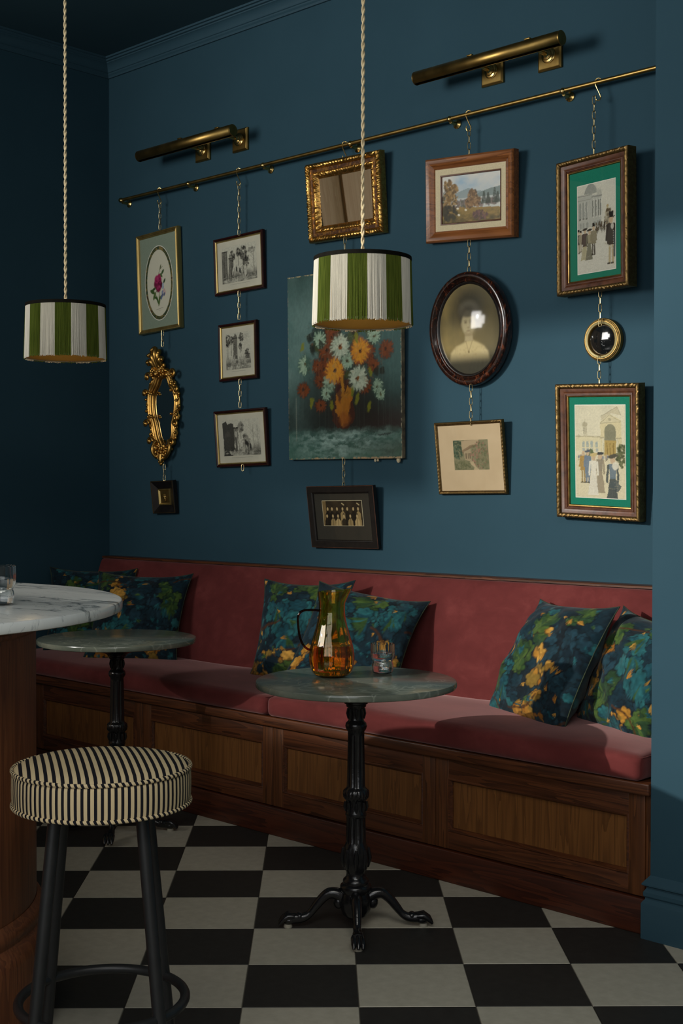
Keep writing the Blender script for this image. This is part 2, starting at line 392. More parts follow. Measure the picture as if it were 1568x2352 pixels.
# ------------------------------------------------------------------ painted pictures (flat art as coloured grids)
class Art:
    def __init__(s, w, h, bg):
        s.w, s.h = w, h; s.A = h/w
        s.a = np.ones((h, w, 3))*np.array(S(*bg))
        s.X, s.Y = np.meshgrid((np.arange(w)+.5)/w, (np.arange(h)+.5)/w)
    def put(s, m, col, al=1.0):
        m = (m*al)[..., None]; s.a = s.a*(1-m)+np.array(S(*col))*m
    def box_(s, x0, x1, y0, y1):
        i0 = max(0, int(x0*s.w)-1); i1 = min(s.w, int(x1*s.w)+2); j0 = max(0, int(y0*s.w)-1); j1 = min(s.h, int(y1*s.w)+2)
        return (i0, i1, j0, j1) if i1 > i0 and j1 > j0 else None
    def loc(s, B, fn, col, al):
        i0, i1, j0, j1 = B; m = np.clip(fn(s.X[j0:j1, i0:i1], s.Y[j0:j1, i0:i1]), 0, 1)*al
        s.a[j0:j1, i0:i1] = s.a[j0:j1, i0:i1]*(1-m[..., None])+np.array(S(*col))*m[..., None]
    def ell(s, cx, cy, rx, ry, col, al=1, rot=0, soft=.25):
        R_ = max(rx, ry)*1.3; B = s.box_(cx-R_, cx+R_, cy-R_, cy+R_)
        if not B: return
        c, q = math.cos(rot), math.sin(rot)
        def fn(X, Y):
            u = (X-cx)*c+(Y-cy)*q; v = -(X-cx)*q+(Y-cy)*c
            return (1-np.sqrt((u/rx)**2+(v/ry)**2))/soft+.5
        s.loc(B, fn, col, al)
    def line(s, x0, y0, x1, y1, w0, col, al=1, w1=None):
        w1 = w0 if w1 is None else w1; W_ = max(w0, w1)+2/s.w
        B = s.box_(min(x0, x1)-W_, max(x0, x1)+W_, min(y0, y1)-W_, max(y0, y1)+W_)
        if not B: return
        dx, dy = x1-x0, y1-y0; L2 = dx*dx+dy*dy+1e-12
        def fn(X, Y):
            t = np.clip(((X-x0)*dx+(Y-y0)*dy)/L2, 0, 1); d = np.hypot(X-x0-t*dx, Y-y0-t*dy)
            return ((w0+(w1-w0)*t)/2-d)*s.w+.5
        s.loc(B, fn, col, al)
    def poly(s, pts, col, al=1):
        xs = [p[0] for p in pts]; ys = [p[1] for p in pts]; B = s.box_(min(xs), max(xs), min(ys), max(ys))
        if not B: return
        def fn(X, Y):
            ins = np.zeros(X.shape, bool); n = len(pts)
            for i in range(n):
                x0, y0 = pts[i]; x1, y1 = pts[(i+1) % n]
                if y0 == y1: continue
                ins ^= ((Y < y0) != (Y < y1)) & (X < (x1-x0)*(Y-y0)/(y1-y0)+x0)
            return ins.astype(float)
        s.loc(B, fn, col, al)
    def rect(s, x0, y0, x1, y1, col, al=1): s.poly([(x0, y0), (x1, y0), (x1, y1), (x0, y1)], col, al)
    def noise(s, sx, sy=None, seed=0, oct_=4, pers=.55):
        sy = sx if sy is None else sy; rng = np.random.RandomState(seed); out = np.zeros((s.h, s.w)); amp = 1; tot = 0
        for o in range(oct_):
            nx, ny = int(sx*2**o)+2, int(sy*s.A*2**o)+2; g = rng.rand(ny+1, nx+1)
            x = s.X*sx*2**o; y = s.Y*sy*2**o; xi = x.astype(int); yi = y.astype(int); fx = x-xi; fy = y-yi
            fx = fx*fx*(3-2*fx); fy = fy*fy*(3-2*fy)
            xi = np.clip(xi, 0, nx-1); yi = np.clip(yi, 0, ny-1)
            v = (g[yi, xi]*(1-fx)+g[yi, xi+1]*fx)*(1-fy)+(g[yi+1, xi]*(1-fx)+g[yi+1, xi+1]*fx)*fy
            out += v*amp; tot += amp; amp *= pers
        return out/tot
    def blur(s, n):
        for _ in range(n):
            p = np.pad(s.a, ((1, 1), (1, 1), (0, 0)), 'edge'); s.a = (p[:-2, 1:-1]+p[2:, 1:-1]+p[1:-1, :-2]+p[1:-1, 2:]+2*s.a)/6
    def warp(s, amp, sc, seed):
        dx = (s.noise(sc, sc, seed, 3)-.5)*2*amp*s.w; dy = (s.noise(sc, sc, seed+1, 3)-.5)*2*amp*s.w
        jj, ii = np.mgrid[0:s.h, 0:s.w]
        s.a = s.a[np.clip((jj+dy).round().astype(int), 0, s.h-1), np.clip((ii+dx).round().astype(int), 0, s.w-1)]
    def foliage(s, cx, cy, rx, ry, cols, n, r0, seed, al=.8):
        rg = random.Random(seed)
        for i in range(n):
            a = rg.random()*2*PI; d = math.sqrt(rg.random())
            s.ell(cx+rx*d*math.cos(a), cy+ry*d*math.sin(a), r0*(.5+rg.random()), r0*(.4+.7*rg.random()), rg.choice(cols), al, rg.random()*3, .6)

def picture(name, art, w, h, mat, parent, x=0, z=0, y=0, sag=None, clip=None):
    """art as a coloured grid w x h metres, lower-left at (x-w/2, z), facing -y"""
    H_, W_ = art.h, art.w
    X, Z = np.meshgrid(np.linspace(-w/2, w/2, W_)+x, z+h-np.linspace(0, h, H_))
    Yv = np.full_like(X, y) if sag is None else y+sag(X, Z)
    v = np.stack([X, Yv, Z], -1).reshape(-1, 3)
    idx = np.arange(H_*W_).reshape(H_, W_)
    f = np.stack([idx[1:, :-1], idx[1:, 1:], idx[:-1, 1:], idx[:-1, :-1]], -1).reshape(-1, 4)
    if clip is not None:
        keep = clip(v[:, 0], v[:, 2]); f = f[keep[f].all(1)]
    me = bpy.data.meshes.new(name); me.from_pydata(v.tolist(), [], f.tolist()); me.update()
    paint(me, art.a.reshape(-1, 3))
    return link_mesh(name, me, mat, parent)
def paint(me, cols):
    ca = me.color_attributes.new('paint', 'FLOAT_COLOR', 'POINT')
    ca.data.foreach_set('color', np.concatenate([np.clip(cols, 0, 1), np.ones((len(cols), 1))], 1).astype(np.float32).ravel())

# ------------------------------------------------------------------ the room
CEIL = 3.53; FRONT = -5.2; RIGHT = 8.0; PX, PY = 3.600, -.692
def struct(name, mb, mat, label=None, smooth=False, cat=None):
    o = mb.build(name, mat, None, smooth, 40); o['kind'] = 'structure'
    if label: o['label'] = label
    if cat: o['category'] = cat
    return o
T_TH, T_OX, T_OY = .0152417, -.579677, 5.114025
tc_, ts_ = math.cos(T_TH), math.sin(T_TH)
def tile_pt(c, r):
    u, v = .3*c, -.3*r
    p = hor2world((T_OX+u*tc_-v*ts_, T_OY+u*ts_+v*tc_, 0))
    return Vector((p.x+CAMX, p.y+CAMY, 0))
def floor_mat():
    m, nt, b = new_mat('checker_tiles')
    tc = N_(nt, 'ShaderNodeTexCoord'); p0 = tile_pt(0, 0); ux = (tile_pt(1, 0)-p0)/.09; vx = (tile_pt(0, 1)-p0)/.09
    def comp(ax):
        s = N_(nt, 'ShaderNodeVectorMath', operation='SUBTRACT'); nt.links.new(tc.outputs['Object'], s.inputs[0]); s.inputs[1].default_value = p0
        d = N_(nt, 'ShaderNodeVectorMath', operation='DOT_PRODUCT'); nt.links.new(s.outputs[0], d.inputs[0]); d.inputs[1].default_value = ax
        return d.outputs['Value']
    u, v = comp(ux), comp(vx)
    par = math_(nt, 'MODULO', math_(nt, 'ADD', math_(nt, 'ADD', math_(nt, 'FLOOR', u), math_(nt, 'FLOOR', v)), 1000), 2)
    col = mixc(nt, math_(nt, 'LESS_THAN', par, .5), S(186, 181, 164), S(47, 46, 43))
    def edge(w): 
        fr = math_(nt, 'FRACT', w); return math_(nt, 'MINIMUM', fr, math_(nt, 'SUBTRACT', 1, fr))
    g = math_(nt, 'LESS_THAN', math_(nt, 'MINIMUM', edge(u), edge(v)), .006)
    nt.links.new(mixc(nt, g, col, S(104, 100, 90)), b.inputs['Base Color']); b.inputs['Roughness'].default_value = .6
    return m
M['floor'] = floor_mat()
floor = struct('floor', MB().box(-.1, RIGHT, FRONT-.1, .1, -.06, -.004), M['floor'], 'checkerboard floor of charcoal and pale grey square tiles')
# tiles near the view, each its own piece
def tile_mesh(name, mat):
    h = .1488; k = .0012
    v = [(-h, -h, -.008), (h, -h, -.008), (h, h, -.008), (-h, h, -.008), (-h, -h, -k), (h, -h, -k), (h, h, -k), (-h, h, -k),
         (-h+k, -h+k, 0), (h-k, -h+k, 0), (h-k, h-k, 0), (-h+k, h-k, 0)]
    f = [(0, 3, 2, 1), (0, 1, 5, 4), (1, 2, 6, 5), (2, 3, 7, 6), (3, 0, 4, 7), (4, 5, 9, 8), (5, 6, 10, 9), (6, 7, 11, 10), (7, 4, 8, 11), (8, 9, 10, 11)]
    me = bpy.data.meshes.new(name); me.from_pydata(v, [], f); me.update(); me.materials.append(mat); return me
tl, td = tile_mesh('pale_tile', M['tile_light']), tile_mesh('charcoal_tile', M['tile_dark'])
tang = math.atan2((tile_pt(1, 0)-tile_pt(0, 0)).y, (tile_pt(1, 0)-tile_pt(0, 0)).x)
cells = []
for c in range(-9, 12):
    for r in range(-9, 12):
        p = tile_pt(c+.5, r+.5)
        if p.x < -.05 or p.y > -.56 or p.y < FRONT+.3 or p.x > 7: continue
        d = (p-Vector((2.9, -1.9, 0)))
        cells.append((d.length, c, r, p))
cells.sort(key=lambda q: q[0])
for _, c, r, p in cells[:260]:
    dark = (c+r) % 2 == 0
    o = bpy.data.objects.new('charcoal_tile' if dark else 'pale_tile', td if dark else tl); COL.objects.link(o)
    o.parent = floor; o.location = p; o.rotation_euler = (0, 0, tang)

struct('wall_back', MB().box(-.1, 3.75, 0, .1, -.06, CEIL+.1), M['wall'], 'navy painted wall hung with pictures')
struct('wall_left', MB().box(-.1, 0, FRONT-.1, .1, -.06, CEIL+.1), M['wall'], 'navy painted side wall in shade at the left')
struct('wall_right', MB().box(PX, RIGHT+.1, PY, .1, -.06, CEIL+.1), M['wall'], 'navy wall return beside the end of the bench')
struct('wall_far', MB().box(RIGHT, RIGHT+.1, FRONT-.1, PY, -.06, CEIL+.1), M['plaster'], 'plain wall behind the viewer')
struct('ceiling', MB().box(-.1, RIGHT+.1, FRONT-.1, .1, CEIL, CEIL+.1), M['ceil'], 'dark navy ceiling')
# window wall behind the camera: a high slot shaped to crop the key spot, and a tall shop window
W1 = (.015, 2.3, 2.33, 3.02); W2 = (3.7, 6.7, .95, 3.0)
wf = MB()
wf.box(-.1, W1[0], FRONT-.1, FRONT, -.06, CEIL+.1).box(W1[0], W1[1], FRONT-.1, FRONT, -.06, W1[2]).box(W1[0], W1[1], FRONT-.1, FRONT, W1[3], CEIL+.1)
wf.box(W1[1], W2[0], FRONT-.1, FRONT, -.06, CEIL+.1).box(W2[0], W2[1], FRONT-.1, FRONT, -.06, W2[2]).box(W2[0], W2[1], FRONT-.1, FRONT, W2[3], CEIL+.1)
wf.box(W1[0], .76, FRONT-.1, FRONT, 2.80, W1[3])  # added block that keeps the key spot off the left pendant
wf.box(W2[1], RIGHT+.1, FRONT-.1, FRONT, -.06, CEIL+.1)
struct('wall_front', wf, M['plaster'], 'window wall behind the viewer')
wn = MB()
for x in (W2[0]+.02, W2[0]+1.0, W2[0]+2.0, W2[1]-.02): wn.box(x-.02, x+.02, FRONT-.07, FRONT-.03, W2[2], W2[3])
for z in (W2[2]+.02, 2.3, W2[3]-.02): wn.box(W2[0], W2[1], FRONT-.07, FRONT-.03, z-.02, z+.02)
w1 = struct('window_1', wn, M['satin_black'], 'tall shop window with dark glazing bars')
mesh_obj('pane', [(W2[0], FRONT-.05, W2[2]), (W2[1], FRONT-.05, W2[2]), (W2[1], FRONT-.05, W2[3]), (W2[0], FRONT-.05, W2[3])], [(0, 1, 2, 3)], M['pane'], w1, False)

# cornice: profile swept round the left wall, the picture wall and the return
cp = [(.0, 3.446), (.010, 3.446), (.012, 3.455), (.018, 3.462), (.019, 3.468), (.024, 3.470), (.024, 3.474), (.027, 3.482), (.034, 3.494), (.046, 3.504), (.052, 3.506), (.053, 3.511), (.062, 3.513), (.064, 3.519), (.064, 3.521), (.074, 3.522), (.076, 3.530)]
path = [(0, FRONT), (0, 0), (PX, 0), (PX, PY), (RIGHT, PY)]
cv = []; cfc = []; n = len(cp)
for i, (x, y) in enumerate(path):
    for d, z in cp:
        sx = d if i < 2 else (-d if i in (2, 3) else 0); sy = -d if i > 0 else 0
        cv.append((x+sx, y+sy, z))
for i in range(len(path)-1):
    for k in range(n-1): cfc.append((i*n+k, (i+1)*n+k, (i+1)*n+k+1, i*n+k+1))
tr = mesh_obj('trim_1', cv, cfc, M['trim'], None, True, 25); tag(tr, 'navy moulded cornice where the walls meet the ceiling', None, None, 'structure')
sp = [(.020, 0), (.020, .103), (.018, .108), (.011, .117), (.011, .121), (.0155, .127), (.0155, .138), (.008, .149), (.008, .153), (.019, .159), (.019, .163), (.012, .172), (.005, .181), (0, .187)]
sv = []; sf = []; n = len(sp)
for i, (x, y, a, b) in enumerate([(PX, -.60, -1, 0), (PX, PY, -1, -1), (RIGHT, PY, 0, -1)]):
    for d, z in sp: sv.append((x+a*d, y+b*d, z))
for i in range(2):
    for k in range(n-1): sf.append((i*n+k, (i+1)*n+k, (i+1)*n+k+1, i*n+k+1))
sk = mesh_obj('baseboard_right', sv, sf, M['trim'], None, True, 25); tag(sk, 'navy moulded skirting at the foot of the wall return', None, None, 'structure')

# pale oak doors on the left wall, out of view, seen in the gilt mirror
dr = empty('door_1', (0, -2.9, 0)); tag(dr, 'pale oak panelled double door on the left wall', None, None, 'structure')
def part(name, mat, parent, *boxes, bev=0, smooth=False):
    mb = MB()
    for bx in boxes: mb.box(*bx, bev=bev)
    return mb.build(name, mat, parent, smooth or bev > 0, 40)
for k in (-1, 1):
    y0, y1 = sorted((k*.02, k*1.25))
    part('door_leaf', M['oak_door'], dr, (.0, .045, y0, y1, 0, 3.2))
    part('door_panel', M['oak_door'], dr, (.045, .065, y0+.2, y1-.2, 1.2, 3.0), (.045, .065, y0+.2, y1-.2, .2, 1.0))
part('door_handle', M['satin_black'], dr, (.045, .085, .06, .10, .9, 3.1), (.045, .085, -1.0, -.96, .9, 3.1))

# ------------------------------------------------------------------ banquette
bench = empty('banquette', (1.8, -.35, 0), 'long built-in bench with panelled walnut base and rose velvet back along the picture wall', 'bench')
BO = Vector((1.8, -.35, 0))
def bpart(name, mat, mb, smooth=True, auto=35):
    mb.v = [(x-BO.x, y-BO.y, z-BO.z) for x, y, z in mb.v]
    return mb.build(name, mat, bench, smooth, auto)
BX0, BX1 = .035, 3.585
bpart('carcass', M['kick_x'], MB().box(BX0+.01, BX1, -.650, -.01, .01, .44))
bpart('kick_board', M['kick_x'], MB().box(BX0, 3.578, -.685, -.652, 0, .108, bev=.004))
edges = [.035, .35, 1.155, 1.96, 2.765, 3.572]
for i in range(5):
    x0, x1 = edges[i]+.0012, edges[i+1]-.0012
    st = .056
    z0, z1, zi0, zi1 = .112, .417, .172, .351
    for a, b in ((x0, x0+st), (x1-st, x1)):
        bpart('stile', M['walnut_z'], MB().box(a, b, -.676, -.650, z0, z1, bev=.0015))
    for a, b in ((z0, zi0), (zi1, z1)):
        bpart('rail', M['walnut_x'], MB().box(x0+st, x1-st, -.676, -.650, a, b, bev=.0015))
    bpart('panel', M['panel_z'], MB().box(x0+st, x1-st, -.664, -.650, zi0, zi1))
    bd = MB(); prof = [(0, -.6765), (.003, -.679), (.007, -.678), (.010, -.672), (.013, -.668), (.014, -.664)]
    xa, xb = x0+st-.002, x1-st+.002; za, zb = zi0-.002, zi1+.002
    vs_ = []; fs_ = []
    for d, y in prof:
        vs_ += [(xa+d, y, za+d), (xb-d, y, za+d), (xb-d, y, zb-d), (xa+d, y, zb-d)]
    for k in range(len(prof)-1):
        for j in range(4): fs_.append((k*4+j, k*4+(j+1) % 4, (k+1)*4+(j+1) % 4, (k+1)*4+j))
    bd.add(vs_, fs_); bpart('bead', M['walnut_x'], bd, True, 20)
bpart('end_stile', M['walnut_z'], MB().box(3.5735, 3.598, -.672, -.650, .112, .417))
bpart('seat_nosing', M['walnut_x'], MB().box(BX0, 3.598, -.702, -.60, .4195, .4575, bev=.006))
bpart('seat_board', M['walnut_x'], MB().box(BX0, 3.595, -.60, -.02, .43, .4575))
# back: sloped velvet slab
def back_pts(x):
    zt = .963+(x/3.6)*.014
    return [(-.02, .47), (-.235, .47), (-.232, .52), (-.08, zt-.02), (-.072, zt-.006), (-.060, zt), (-.02, zt)]
bv = []; bf = []; nx = 40
for i in range(nx+1):
    x = BX0+(3.597-BX0)*i/nx
    for k, (y, z) in enumerate(back_pts(x)): bv.append((x, y, z))
K = 7
for i in range(nx):
    for k in range(K):
        k2 = (k+1) % K
        bf.append((i*K+k, i*K+k2, (i+1)*K+k2, (i+1)*K+k))
bf += [tuple(range(K-1, -1, -1)), tuple(nx*K+k for k in range(K))]
mb = MB().add(bv, bf); bpart('backrest', M['velvet'], mb, True, 40)
mb = MB()
cvv = []; 
for x in (BX0-.004, 3.598):
    zt = .975+(x/3.6)*.0155
    cvv += [(x, -.070, zt-.010), (x, -.070, zt-.003), (x, -.066, zt), (x, -.003, zt), (x, -.003, zt-.012)]
mb.add(cvv, [(k, (k+1) % 5, 5+(k+1) % 5, 5+k)[::-1] for k in range(5)]+[(0, 1, 2, 3, 4), (9, 8, 7, 6, 5)])
bpart('back_cap', M['walnut_x'], mb, False)

def soft_box(name, x0, x1, y0, y1, z0, z1, mat, rad=.02, puff=.01, n=(60, 24, 8), seed=0, parent=None, seam=True):
    bm = bmesh.new()
    def face_grid(o, a, b, na, nb):
        g = [[bm.verts.new(o+a*(i/na)+b*(j/nb)) for j in range(nb+1)] for i in range(na+1)]
        for i in range(na):
            for j in range(nb): bm.faces.new((g[i][j], g[i+1][j], g[i+1][j+1], g[i][j+1]))
    X, Y, Z = Vector((x1-x0, 0, 0)), Vector((0, y1-y0, 0)), Vector((0, 0, z1-z0)); o = Vector((x0, y0, z0))
    face_grid(o+Z, X, Y, n[0], n[1]); face_grid(o, Y, X, n[1], n[0]); face_grid(o, X, Z, n[0], n[2]); face_grid(o+Y, Z, X, n[2], n[0])
    face_grid(o, Z, Y, n[2], n[1]); face_grid(o+X, Y, Z, n[1], n[2])
    bmesh.ops.remove_doubles(bm, verts=bm.verts, dist=1e-5)
    rg = random.Random(seed); ph = [rg.random()*6 for _ in range(6)]
    c = Vector(((x0+x1)/2, (y0+y1)/2, (z0+z1)/2)); hx, hy, hz = (x1-x0)/2, (y1-y0)/2, (z1-z0)/2
    for v in bm.verts:
        d = v.co-c; q = Vector((max(-hx+rad, min(hx-rad, d.x)), max(-hy+rad, min(hy-rad, d.y)), max(-hz+rad, min(hz-rad, d.z))))
        e = d-q
        if e.length > 1e-9: d = q+e.normalized()*min(rad, e.length if e.length < rad else rad)
        u, w = d.x/hx, d.y/hy
        k = (1-abs(u)**6)*(1-abs(w)**4)
        t = .5+.5*d.z/hz
        wob = math.sin(d.x*5.3+ph[0])*math.sin(d.y*7+ph[1])*.35+math.sin(d.x*11+ph[2]+d.y*4)*.2
        d.z += puff*k*t*(1+wob)
        fr_ = max(0, -w)**8*(1-abs(2*t-1)**2)
        d.y -= fr_*.006*(1+.5*math.sin(d.x*9+ph[3]))
        v.co = c+d
    me = bpy.data.meshes.new(name); bm.to_mesh(me); bm.free()
    return link_mesh(name, me, mat, parent, True)
c1 = soft_box('seat_cushion', .045, 1.956, -.712, -.205, .4585, .532, M['velvet'], .022, .014, (80, 24, 8), 3)
tag(c1, 'long rose velvet seat cushion on the bench, the one under the far table', 'cushion', 'velvet seat cushions on the bench')
c2 = soft_box('seat_cushion', 1.964, 3.572, -.712, -.205, .4585, .536, M['velvet'], .020, .016, (80, 24, 8), 8)
tag(c2, 'rose velvet seat cushion on the bench ending at the blue wall return', 'cushion', 'velvet seat cushions on the bench')
for cx in (c1, c2):
    b = [Vector(v) for v in cx.bound_box]; xa, xb = b[0].x, b[6].x
    z = .529
    pm = MB().tube([(xb-.012, -.700, z), (xb-.003, -.690, z), (xb-.002, -.45, z+.001), (xb-.004, -.22, z)], .0016, 6)
    pm.build('piping', M['velvet'], cx)
    pm = MB().tube([(xa+.012, -.700, z), (xa+.003, -.690, z), (xa+.002, -.45, z+.001), (xa+.004, -.22, z)], .0016, 6)
    pm.build('piping', M['velvet'], cx)

# ------------------------------------------------------------------ picture rail, brackets, hooks, chains
RAILZ, RAILY = 2.789, -.048
rail = empty('picture_rail', (1.87, RAILY, RAILZ), 'thin brass picture rail running the length of the blue wall', 'rail')
MB().tube([(-1.70, 0, 0), (1.725, 0, 0)], .0085, 12).build('rod', M['brass'], rail)
for x in (.175, .702, 1.229, 1.77, 2.31, 2.842, 3.40):
    b = MB(); ux = x-1.87
    b.lathe([(.019, 0), (.019, .004), (.012, .008), (.008, .012), (.007, .044)], 16, Matrix.Translation((ux, .047, -.012)) @ Matrix.Rotation(R(90), 4, 'X'))
    b.ball((ux, -.001, -.002), .013, n=14, m=10)
    b.build('bracket', M['brass_bright'], rail)
MB().ball((-1.705, 0, 0), .0125, n=14, m=10).build('finial', M['brass_bright'], rail)

def link_shape(mb, c, L, Wd, r, ang, tilt=0):
    pts = []
    for k in range(12):
        a = 2*PI*k/12
        x = Wd/2*math.cos(a); z = (L/2-Wd/2)*(1 if math.sin(a) > 0 else -1)*(1 if abs(math.sin(a)) > .2 else 0)+Wd/2*math.sin(a)
        pts.append((x, 0, z))
    pts = [Matrix.Rotation(ang, 3, 'Z') @ Vector(p) for p in pts]
    mb.tube([Vector(c)+p for p in pts], r, 6, True)
def chain(x, z_top, z_bot, label, y=-.045, hook=False, x2=None):
    o = empty('hanging_chain', (x, y, z_bot), label, 'chain', 'brass chains linking the hung pictures')
    L = .030; L_W = .0115; pitch = .0262; zt = z_top
    if hook:
        # open S hook over the rod
        h = spline([(.011, 0, .000), (.010, 0, .009), (0, 0, .014), (-.010, 0, .008), (-.0105, 0, -.004), (-.004, 0, -.022), (.006, 0, -.044), (.009, 0, -.056), (.004, 0, -.065), (-.005, 0, -.064), (-.009, 0, -.055), (-.0085, 0, -.046)], 5)
        Mh = Matrix.Rotation(R(28), 3, 'Z')
        mb = MB().tube([Mh @ p+Vector((0, RAILY-y, RAILZ-z_bot)) for p in h], .0022, 8); mb.build('hook', M['brass_bright'], o)
        zt = RAILZ-.060
    mb = MB(); z = zt-L/2+.004; k = 0
    while z > z_bot-.006:
        link_shape(mb, (0, 0, z-z_bot), L, L_W, .0014, R(28) if k % 2 == 0 else R(108)); z -= pitch; k += 1
    if k: mb.build('links', M['chain'], o)
    return o
chain(.478, 0, 2.604, 'brass chain with S hook hanging the rose print from the rail', hook=True)
chain(.498, 2.100, 2.020, 'short brass chain between the rose print and the carved gilt mirror')
chain(.511, 1.440, 1.364, 'short brass chain below the carved gilt mirror holding the tiny black frame')
chain(1.060, 0, 2.512, 'brass chain with S hook above the three engravings', hook=True)
chain(1.061, 2.235, 2.103, 'brass chain between the upper and the middle engraving')
chain(1.068, 1.828, 1.697, 'brass chain between the middle and the lowest engraving')
chain(1.086, 1.432, 1.412, 'single loose brass link under the lowest engraving')
chain(1.735, 0, 2.735, 'brass S hook holding the square gilt mirror straight off the rail', hook=True)
chain(1.735, 2.395, 2.268, 'brass chain below the square gilt mirror, partly behind the striped shade')
chain(1.730, 1.452, 1.338, 'brass chain between the flower painting and the black group photograph')
chain(2.403, 0, 2.632, 'brass chain with S hook above the landscape painting', hook=True)
chain(2.405, 2.298, 2.172, 'brass chain between the landscape painting and the oval portrait')
chain(2.417, 1.732, 1.594, 'brass chain between the oval portrait and the cottage print')
chain(2.992, 0, 2.540, 'brass chain with S hook above the tall green-mounted print', y=-.075, hook=True)
chain(3.003, 2.042, 1.930, 'brass chain between the tall green-mounted print and the small round mirror')
chain(3.001, 1.802, 1.707, 'brass chain between the small round mirror and the lower green-mounted print')

# ------------------------------------------------------------------ picture lights
def picture_light(xt0, xt1, plates, label):
    z = 2.945; y = -.145; xc = (xt0+xt1)/2
    o = empty('picture_light', (xc, -.001, z), label, 'wall light', 'brass picture lights above the rail')
    r = .0265; n = 36; vs_ = []; fs_ = []
    a0, a1 = R(-62), R(242)              # slot underneath, where the lamp shines down
    L = xt1-xt0
    for i, x in enumerate((-L/2, L/2)):
        for k in range(n+1):
            a = a0+(a1-a0)*k/n; vs_.append((x, y+.001+r*math.cos(a), r*math.sin(a)))
    for k in range(n): fs_.append((k, k+1, n+2+k, n+1+k))
    tb = mesh_obj('tube', vs_, fs_, M['brass'], o, True)
    md = tb.modifiers.new('wall', 'SOLIDIFY'); md.thickness = .0015; md.offset = -1
    for s in (-1, 1):
        mb = MB().lathe([(.0, 0), (.0245, 0), (.0268, .002), (.0268, .005)], 36, Matrix.Translation((s*(L/2+.003), y+.001, 0)) @ Matrix.Rotation(R(90)*-s, 4, 'Y'), cap=False)
        mb.build('end_cap', M['brass'], o)
    MB().tube([(-L/2+.04, y, -.004), (L/2-.04, y, -.004)], .010, 12).build('lamp_strip', M['white_line'], o)
    for px in plates:
        u = px-xc
        pm = MB()
        pr = [(.052, 0), (.052, .009), (.046, .014), (.044, .015)]
        vs_ = []; fs_ = []
        for h, d in pr: vs_ += [(u-h, -d, -h), (u+h, -d, -h), (u+h, -d, h), (u-h, -d, h)]
        for k in range(len(pr)-1):
            for j in range(4): fs_.append((k*4+j, k*4+(j+1) % 4, (k+1)*4+(j+1) % 4, (k+1)*4+j))
        fs_.append((12, 13, 14, 15)); pm.add(vs_, fs_)
        bp = pm.build('back_plate', M['brass'], o, True, 12)
        rm = MB().lathe([(.030, 0), (.030, .004), (.026, .006), (.026, .009), (.020, .011), (.019, .016), (.012, .019), (.010, .026)], 28, Matrix.Translation((u, -.0148, 0)) @ Matrix.Rotation(R(90), 4, 'X'))
        rm.build('boss', M['brass_bright'], bp)
        am = MB().tube(spline([(u, -.035, 0), (u, -.07, .002), (u, -.10, .004), (u, -.121, .002)], 4), .0075, 12)
        am.build('arm', M['brass_bright'], o)
        MB().box(u-.012, u+.012, y-.010, y+.012, .0255, .031, bev=.001).build('clip', M['brass'], o)
    return o
picture_light(.445, 1.130, (.759, 1.027), 'brass tube picture light over the engravings near the corner')
picture_light(2.216, 2.900, (2.488, 2.755), 'brass tube picture light high on the wall over the landscape painting')

# ------------------------------------------------------------------ frames
FR = dict(
    rose=(0.4484, 2.1032, 0.3297, 0.4970, 0.0097, 0.0378, -0.0047, 0.025),
    eng1=(1.0324, 2.2372, 0.3405, 0.2678, 0.0243, 0.0217, -0.0012, 0.020),
    eng2=(1.0244, 1.8302, 0.2625, 0.2688, 0.0107, 0.0193, -0.0013, 0.020),
    eng3=(1.0542, 1.4266, 0.3565, 0.2656, 0.0653, 0.0190, -0.0006, 0.020),
    small=(0.4871, 1.1996, 0.1750, 0.1631, 0.0849, 0.0313, -0.0002, 0.025),
    mirror=(1.7283, 2.3947, 0.4374, 0.3384, 0.1002, -0.0198, 0.0013, 0.040),
    land=(2.3959, 2.2998, 0.4336, 0.3286, 0.0967, -0.0657, 0.0046, 0.040),
    canvas=(1.7101, 1.4525, 0.6710, 0.8098, 0.0199, -0.0049, -0.0007, 0.022),
    cottage=(2.4043, 1.3043, 0.3380, 0.2882, 0.1080, 0.0116, 0.0001, 0.018),
    group=(1.7148, 1.0697, 0.3939, 0.2687, 0.1235, 0.0156, 0.0006, 0.020),
    tall=(2.9890, 2.0361, 0.3375, 0.4876, 0.0164, 0.0014, -0.1536, 0.050),
    lower=(2.9955, 1.2158, 0.3514, 0.4896, 0.0873, -0.0374, -0.0011, 0.045))
YB = dict(tall=-.085)
def frame_empty(key, name, label, cat, group=None):
    xc, zb, w, h, t, ro, yw, d = FR[key]
    ux = Vector((math.cos(yw)*math.cos(ro), math.sin(yw), math.sin(ro))).normalized()
    uz = Vector((-math.sin(ro), -math.sin(t), math.cos(t)*math.cos(ro))).normalized()
    uy = uz.cross(ux).normalized(); uz = ux.cross(uy).normalized()
    yb = YB.get(key, -(d+.004))
    Mx = Matrix(((ux.x, uy.x, uz.x, xc), (ux.y, uy.y, uz.y, yb), (ux.z, uy.z, uz.z, zb), (0, 0, 0, 1)))
    return empty(name, label=label, cat=cat, group=group, mat=Mx), w, h, d
